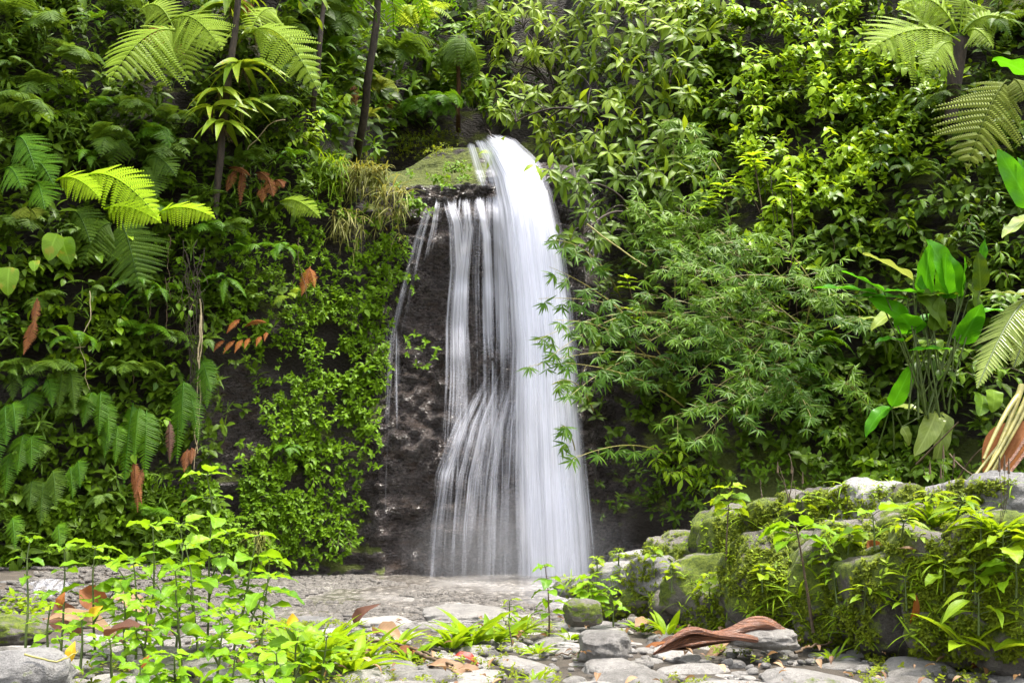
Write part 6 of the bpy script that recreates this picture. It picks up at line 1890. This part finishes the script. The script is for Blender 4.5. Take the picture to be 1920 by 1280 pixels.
LH = [
    (388, 893, 1180, 6.6, 'tallest herb, its top leaves against the creeper wall', 7, .21, 3, 0.05),
    (280, 978, 1200, 6.3, 'second tallest herb, left of the tallest, with a yellow-spotted lower leaf', 6, .22, 3, 0.0),
    (178, 1030, 1180, 6.4, 'square-topped herb beside the red-brown curled leaves', 5, .20, 3, 0.0),
    (330, 985, 1200, 6.6, 'herb between the two tallest ones', 5, .18, 3, 0.1),
    (436, 1000, 1200, 6.5, 'branched herb right of the tallest one', 5, .20, 3, 0.25),
    (482, 1040, 1190, 6.6, 'spreading herb whose leaves reach over the stream gravel', 5, .19, 3, 0.2),
    (340, 1060, 1230, 5.8, 'leafy herb with a withered brown pod on its stem', 5, .19, 3, 0.0),
    (270, 1140, 1260, 5.5, 'bushy herb in the middle of the left herb bed', 6, .18, 3, 0.0),
    (405, 1150, 1260, 5.5, 'broad bushy herb right of the middle of the herb bed', 6, .19, 3, 0.1),
    (480, 1160, 1265, 5.4, 'herb with pale large leaves in front of the spreading one', 5, .21, 3, 0.1),
    (550, 1165, 1270, 5.5, 'herb crowned by an orange fallen leaf', 5, .21, 3, 0.1),
    (90, 1120, 1225, 5.9, 'short herb beside the thin tall stems', 5, .14, 3, 0.0),
    (150, 1150, 1250, 5.6, 'small herb above the grey corner boulder', 5, .15, 3, 0.0),
    (210, 1190, 1275, 5.2, 'low herb right of the grey corner boulder', 5, .16, 3, 0.0),
    (330, 1210, 1280, 4.9, 'large-leaved herb at the bottom edge of the herb bed', 5, .20, 4, 0.0),
    (430, 1225, 1280, 4.8, 'low broad herb at the bottom edge right of the large-leaved one', 5, .20, 4, 0.0),
    (260, 1240, 1290, 4.7, 'low herb at the bottom edge right of the corner boulder', 4, .17, 4, 0.0),
    (520, 1225, 1285, 4.9, 'yellowish herb at the bottom edge next to the tall grass blades', 5, .19, 4, 0.0),
    (235, 1110, 1225, 5.9, 'herb in front of the white curled dead leaf', 4, .15, 3, 0.0),
    (120, 1185, 1260, 5.3, 'tiny herb on the edge of the corner boulder', 4, .12, 3, 0.0),
    (372, 1010, 1220, 6.1, 'herb with drooping lower leaves beneath the tallest one', 5, .18, 3, -0.1),
    (255, 1040, 1225, 6.0, 'slender herb behind the withered pod', 5, .16, 3, 0.0),
    (600, 1190, 1270, 5.6, 'last herb of the bed toward the central grass patch', 4, .18, 3, 0.1),
    (440, 1075, 1230, 6.0, 'herb with dark stem leaning toward the stream', 5, .18, 3, 0.3),
]
for px, top, base, d, lab, nn_, ll, per, lean in LH:
    herb(px, top, base, d, lab, nn_, ll * (1.05 if top < 1120 else 0.8), lean, per=2 if per == 3 else 3, bare=0.30, branches=1 if ll > 0.17 else 0)
herb(46, 1000, 1215, 5.9, 'thin tall stem with small curled leaves, leftmost of the herbs', 4, .11, 0.0, per=2, bare=0.55)
herb(114, 1022, 1180, 6.3, 'thin stem topped by one round leaf, second from the left', 3, .13, 0.0, per=2, bare=0.6)

# ================================================================== FALLEN LEAVES, SHEATHS AND TWIGS
def fallen(p, dirn, ll, label, mat='litter', tpl=None, up=(0, -0.3, 1.0), curl=0.5, w=0.22, name='fallen_leaf', cat='dead leaf', fold=0.6, kids=0):
    tp = leaf_tpl(ellip, w, 12, 4, fold, curl, wave=0.12) if tpl is None else T[tpl]
    o_b = Buf()
    o_b.inst(tp, frames(A([dirn]), A([up]), ll, ll, ll), A([[0, 0, 0.0]]), A([0.5]))
    o = o_b.build(name, M[mat])
    o.location = p
    tag(o, label, cat)
    return o

def sheath(label, pts, rad, mat='sheath', open_=0.65, name='leaf_sheath', seed=0):
    """a thick curled dead leaf: a half-open twisted roll, pointed at both ends"""
    rng = rng_of(label)
    pts = A(pts)
    s = np.linspace(0, 1, 40)
    c = np.stack([np.interp(s, np.linspace(0, 1, len(pts)), pts[:, i]) for i in range(3)], -1)
    for _ in range(6):
        c[1:-1] = (c[:-2] + 2 * c[1:-1] + c[2:]) / 4
    base = c[0].copy()
    tan = nrm(np.gradient(c, axis=0))
    sd = nrm(np.cross(tan, A([0, 0, 1.0])))
    up = np.cross(sd, tan)
    m = 48
    a = np.linspace(-math.pi * open_, math.pi * open_, m)
    V = []
    for i in range(40):
        pr = rad * (math.sin(math.pi * min(0.98, 0.04 + s[i] * 0.96)) ** 0.6)
        rr = pr * (1 + 0.13 * np.sin(a * 6 + s[i] * 5 + seed) + 0.07 * np.sin(a * 15 + s[i] * 9)) * (0.80 + 0.25 * math.sin(s[i] * 8.0 + seed * 2)) * (1 - 0.12 * np.abs(a) / 3)
        tw = 1.6 * s[i] - 0.6 + 0.4 * seed
        V.append(c[i] - base + rr[:, None] * (np.cos(a + tw)[:, None] * up[i] * 0.85 + np.sin(a + tw)[:, None] * sd[i]))
    V = A(V)
    i = np.arange(40 * m).reshape(40, m)
    b = Buf()
    b.add(V.reshape(-1, 3), np.stack([i[:-1, :-1], i[:-1, 1:], i[1:, 1:], i[1:, :-1]], -1).reshape(-1, 4), np.stack([np.tile(np.linspace(0, 1, m), 40), np.repeat(s, m)], -1), 0.5)
    o = b.build(name, M[mat])
    o.location = base
    md = o.modifiers.new('thick', 'SOLIDIFY')
    md.thickness = 0.006
    return tag(o, label, 'dead leaf')

def lift(p, z):
    return A(p) + A([0, 0, z])
q0, q1, q2 = P(1475, 1186, 7.15), P(1370, 1192, 7.1), P(1250, 1208, 7.05)
print('sheath', q0, q1, q2, G(q0[0], q0[1]))
sheath('glossy rolled brown leaf sheath with an orange end, lying at the foot of the wall', [lift(q0, .0), lift((q0 + q1) / 2, .06), lift(q1, .0), lift((q1 + q2) / 2, .0), lift(q2, -.02)], 0.10, open_=0.9)
sheath('dull purple-brown fold of dead leaf in front of the rolled sheath', [P(1420, 1200, 6.9), P(1345, 1194, 6.85), P(1295, 1190, 6.8), P(1225, 1226, 6.75)], 0.075, 'sheath', 0.6, seed=1.0)
fallen(lift(gp(1300, 1212), .06), (-0.9, -0.25, -0.06), 0.55, 'long flat brown dead leaf pointing left from under the rolled sheath', 'dead_dark', w=0.13)
fallen(lift(gp(1260, 1215), .05), (-0.95, -0.15, -0.08), 0.45, 'reddish strip of dead leaf lying on the cobbles left of the sheath', 'dead', w=0.08)
fallen(lift(gp(1370, 1215), .05), (-0.6, -0.5, -0.12), 0.40, 'grey-brown shrivelled leaf on the cobbles below the sheath', 'litter', w=0.13)
fallen(lift(gp(1190, 1190), .06), (0.7, 0.6, 0.35), 0.40, 'pale pinkish dead leaf standing behind the dome-shaped stone', 'litter', w=0.2)
fallen(lift(gp(1545, 1210), .05), (0.75, 0.1, 0.50), 0.36, 'dark red curled leaf with a green stalk, at the foot of the dark stones', 'red_leaf', w=0.17, fold=0.9)
fallen(lift(gp(1520, 1190), .04), (0.8, 0.1, 0.1), 0.2, 'small dark red leaf behind the curled red one', 'red_leaf', w=0.2)
roots('green bent stalk arching from the curled red leaf over to the dark stones', [[(1593, 1168), (1612, 1145), (1650, 1141), (1700, 1150)]], 'stem', 0.006, 0, 'bent_stalk', 'stalk') if False else None
fallen(lift(gp(1155, 1160), .06), (-0.9, 0.1, 0.05), 0.24, 'yellow fallen leaf below the yellowing young herb', 'yellow', w=0.24)
fallen(lift(gp(1060, 1150), .06), (0.9, -0.2, 0.1), 0.24, 'brown curled leaf behind the dark-stemmed herb', 'litter', w=0.24)
fallen(P(560, 1162, 5.45), (-0.95, -0.1, 0.05), 0.12, 'orange fallen leaf resting on top of a herb by the stream', 'yellow', w=0.34, curl=0.9, up=(0, -0.6, 0.8))
fallen(lift(gp(545, 1086), .05), (0.9, 0.0, 0.1), 0.2, 'tiny orange leaf lying on the far gravel', 'yellow', w=0.2)
fallen(P(133, 1240, 5.0), (0.05, -0.2, 1.0), 0.11, 'small orange leaf standing upright by the corner boulder', 'yellow', w=0.25, up=(0, -1, 0.1))
fallen(P(112, 1140, 6.0), (0.15, -0.2, 1.0), 0.11, 'orange-brown withered leaf on a stem near the left border', 'dead_orange', w=0.25, up=(0, -1, 0.1))
fallen(P(272, 1255, 4.85), (0.1, -0.2, 1.0), 0.08, 'orange leaf half hidden in the herbs at the bottom edge', 'dead_orange', w=0.3, up=(0, -1, 0.1))
fallen(P(170, 1155, 6.1), (0.5, -0.3, 0.6), 0.10, 'yellow-orange withering leaf in the left herb bed', 'yellow', w=0.3, up=(0, -1, 0.3))
fallen(P(105, 1130, 7.6), (0.5, -0.2, -0.6), 0.34, 'large red-brown curled leaf hanging beside the small cascade', 'dead_dark', w=0.32, up=(-0.2, -0.9, 0.4), curl=0.3)
fallen(P(150, 1105, 7.7), (0.6, -0.1, -0.35), 0.30, 'second red-brown leaf overlapping behind the large one', 'dead', w=0.32, up=(0.1, -0.9, 0.4), curl=0.3)
fallen(P(80, 1160, 6.6), (0.9, -0.2, 0.05), 0.62, 'long bleached dead leaf under the left herbs', 'litter', w=0.16, curl=0.3)
fallen(P(205, 1120, 7.2), (0.9, -0.1, -0.12), 0.40, 'whitish striped dead leaf behind the square-topped herb', 'litter', w=0.25)
fallen(P(195, 1200, 5.6), (0.5, -0.3, 0.5), 0.35, 'grey-purple folded leaf between the small herbs', 'dead_dark', w=0.18)
fallen(lift(gp(668, 1185), .04), (0.3, -0.2, 0.8), 0.30, 'dark curled dead leaf standing up at the end of the herb bed', 'dead_dark', w=0.22, up=(-0.7, -0.6, 0.3), fold=1.0)
fallen(lift(gp(700, 1200), .05), (0.6, -0.5, 0.25), 0.36, 'pale brown curled leaf beside the dark curled one', 'litter', w=0.24, fold=1.0)
fallen(lift(gp(735, 1232), .04), (0.8, -0.3, 0.05), 0.36, 'reddish dead leaf among the dry twigs', 'dead', w=0.2)
fallen(lift(gp(850, 1240), .04), (0.9, -0.1, 0.05), 0.24, 'small dark red leaf in front of the central grass patch', 'red_leaf', w=0.2)
fallen(lift(gp(800, 1258), .04), (0.9, -0.2, 0.05), 0.45, 'long pinkish dead leaf on the cobbles at the bottom edge', 'litter', w=0.15)
fallen(lift(gp(860, 1262), .03), (0.9, -0.1, 0.02), 0.22, 'tan chip of dead leaf on the cobbles', 'litter', w=0.22)
fallen(lift(gp(1820, 1262), .03), (0.9, 0.4, 0.15), 0.4, 'orange-brown dead leaf in the corner at the foot of the wall', 'dead', w=0.2)
fallen(lift(gp(930, 1150), .04), (0.9, 0.1, 0.1), 0.25, 'dry brown leaf on the ledge behind the central grass patch', 'litter', w=0.22)
fallen(lift(gp(1390, 1160), .05), (0.6, 0.1, 0.3), 0.2, 'small orange leaf at the foot of the wall above the sheath', 'dead_orange', w=0.26)
fallen(wall_pt(1618, 1010) + A([0, -0.1, 0]), (0.5, -0.2, -0.85), 0.22, 'hanging brown leaf under the big upright lime leaf', 'dead', w=0.3, up=(0, -1, 0.2))
fallen(wall_pt(1670, 1040) + A([0, -0.12, 0.05]), (0.9, -0.2, 0.1), 0.30, 'straw-coloured dry leaf bending over the dark stones', 'litter', w=0.08)
fallen(wall_pt(1700, 1150) + A([0, -0.15, 0.15]), (0.0, -0.1, -1.0), 0.34, 'orange-brown shrivelled stem hanging below the leaning plant', 'dead_orange', w=0.08)

def twig(label, pts, r, mat='vine'):
    b = Buf()
    c = A(pts)
    s = np.linspace(0, 1, 12)
    c = np.stack([np.interp(s, np.linspace(0, 1, len(c)), c[:, i]) for i in range(3)], -1) + rng_of(label).normal(0, 0.006, (12, 3))
    b.tube(c - c[0], r, r * 0.5, 6)
    o = b.build('twig', M[mat])
    o.location = c[0]
    tag(o, label, 'twig')
twig('long brown twig lying from the herb bed toward the cobbles', [lift(gp(690, 1222), .08), lift(gp(760, 1228), .07), lift(gp(850, 1255), .05)], 0.014)
twig('short thick twig crossing the long one near the bottom edge', [lift(gp(780, 1240), .06), lift(gp(850, 1262), .05)], 0.017)
twig('thin dark twig standing up in the central grass patch', [lift(gp(960, 1215), .0), lift(gp(955, 1212), .15), lift(gp(940, 1212), .24)], 0.007, 'bark')
twig('grey twig lying on the cobbles in front of the red leaf', [lift(gp(1490, 1232), .05), lift(gp(1560, 1222), .07)], 0.012, 'vine')
twig('thin pale vine bending over the corner boulder', [P(50, 1228, 4.7), P(110, 1240, 4.7), P(150, 1222, 4.9)], 0.006, 'cane')
twig('thin stick on the pale cobbles right of the twig pile', [lift(gp(1040, 1245), .06), lift(gp(1120, 1235), .06)], 0.006, 'vine')
for k, (px, y0, y1) in enumerate([(1426, 900, 935), (1456, 868, 930), (1440, 910, 935), (1490, 850, 940), (1475, 890, 945)]):
    pass
twig('bare upright dead stems on the crest beside the grey-topped boulder', [P(1478, 945, 8.6), P(1470, 900, 8.6), P(1460, 872, 8.55)], 0.006, 'stem_brown')
twig('thin dead stem leaning on the crest, right of the upright one', [P(1478, 950, 8.5), P(1488, 890, 8.5), P(1478, 850, 8.5)], 0.006, 'stem_brown')
twig('short dead stem left of the upright ones on the crest', [P(1428, 935, 9.0), P(1425, 898, 9.0)], 0.006, 'stem_brown')
# scattered small litter
rng = rng_of('litter')
b = Buf()
n = 240
x, y = rng.uniform(-2.6, 3.5, n), rng.uniform(5.0, 9.2, n)
ok = wall_side(x, y) < -0.1
x, y = x[ok], y[ok]
n = len(x)
sz = rng.uniform(0.03, 0.11, n)
b.inst(leaf_tpl(ellip, 0.2, 5, 2, 0.6, 0.4), frames(nrm(rng.normal(0, 1, (n, 3)) * A([1, 1, 0.2])), nrm(A([0, 0, 1.0]) + rng.normal(0, 0.3, (n, 3))), sz, sz, sz), np.stack([x, y, G(x, y) + 0.09], -1), rng.uniform(0, 1, n))
tag(b.build('leaf_litter', M['litter']), kind='stuff')
# ================================================================== CAMERA AND LIGHT
cam = bpy.data.cameras.new('camera')
cam.sensor_width = 36.0
cam.lens = 36.0 * FPX / 1920.0
cam.shift_y = (HY - 640) / 1920.0
cam.clip_start, cam.clip_end = 0.1, 500
co = bpy.data.objects.new('camera', cam)
COL.objects.link(co)
co.location = (0, 0, CZ)
co.rotation_euler = (math.pi / 2, 0, 0)
scene.camera = co

SUN = nrm(A([0.26, -0.03, 0.95]))
sl = bpy.data.lights.new('sun', 'SUN')
sl.energy = 2.6
sl.angle = math.radians(8)
sl.color = (1.0, 0.95, 0.86)
so = bpy.data.objects.new('sun', sl)
COL.objects.link(so)
so.location = (0, 0, 30)
so.rotation_euler = Vector(SUN).to_track_quat('Z', 'Y').to_euler()
w = bpy.data.worlds.new('World')
scene.world = w
w.use_nodes = True
nt = w.node_tree
bg = nt.nodes['Background']
sky = nt.nodes.new('ShaderNodeTexSky')
sky.sky_type = 'NISHITA'
sky.sun_disc = False
sky.sun_elevation = math.asin(SUN[2])
sky.sun_rotation = math.atan2(SUN[0], SUN[1])
sky.air_density = 1.6
sky.dust_density = 4.0
hs_ = nt.nodes.new('ShaderNodeHueSaturation')
hs_.inputs['Saturation'].default_value = 0.35
nt.links.new(sky.outputs[0], hs_.inputs['Color'])
nt.links.new(hs_.outputs[0], bg.inputs[0])
bg.inputs[1].default_value = 0.15
scene.view_settings.view_transform = 'Standard'
scene.view_settings.look = 'None'
scene.view_settings.exposure = 1.97
scene.cycles.use_denoising = True
scene.cycles.max_bounces = 8
scene.cycles.transparent_max_bounces = 24
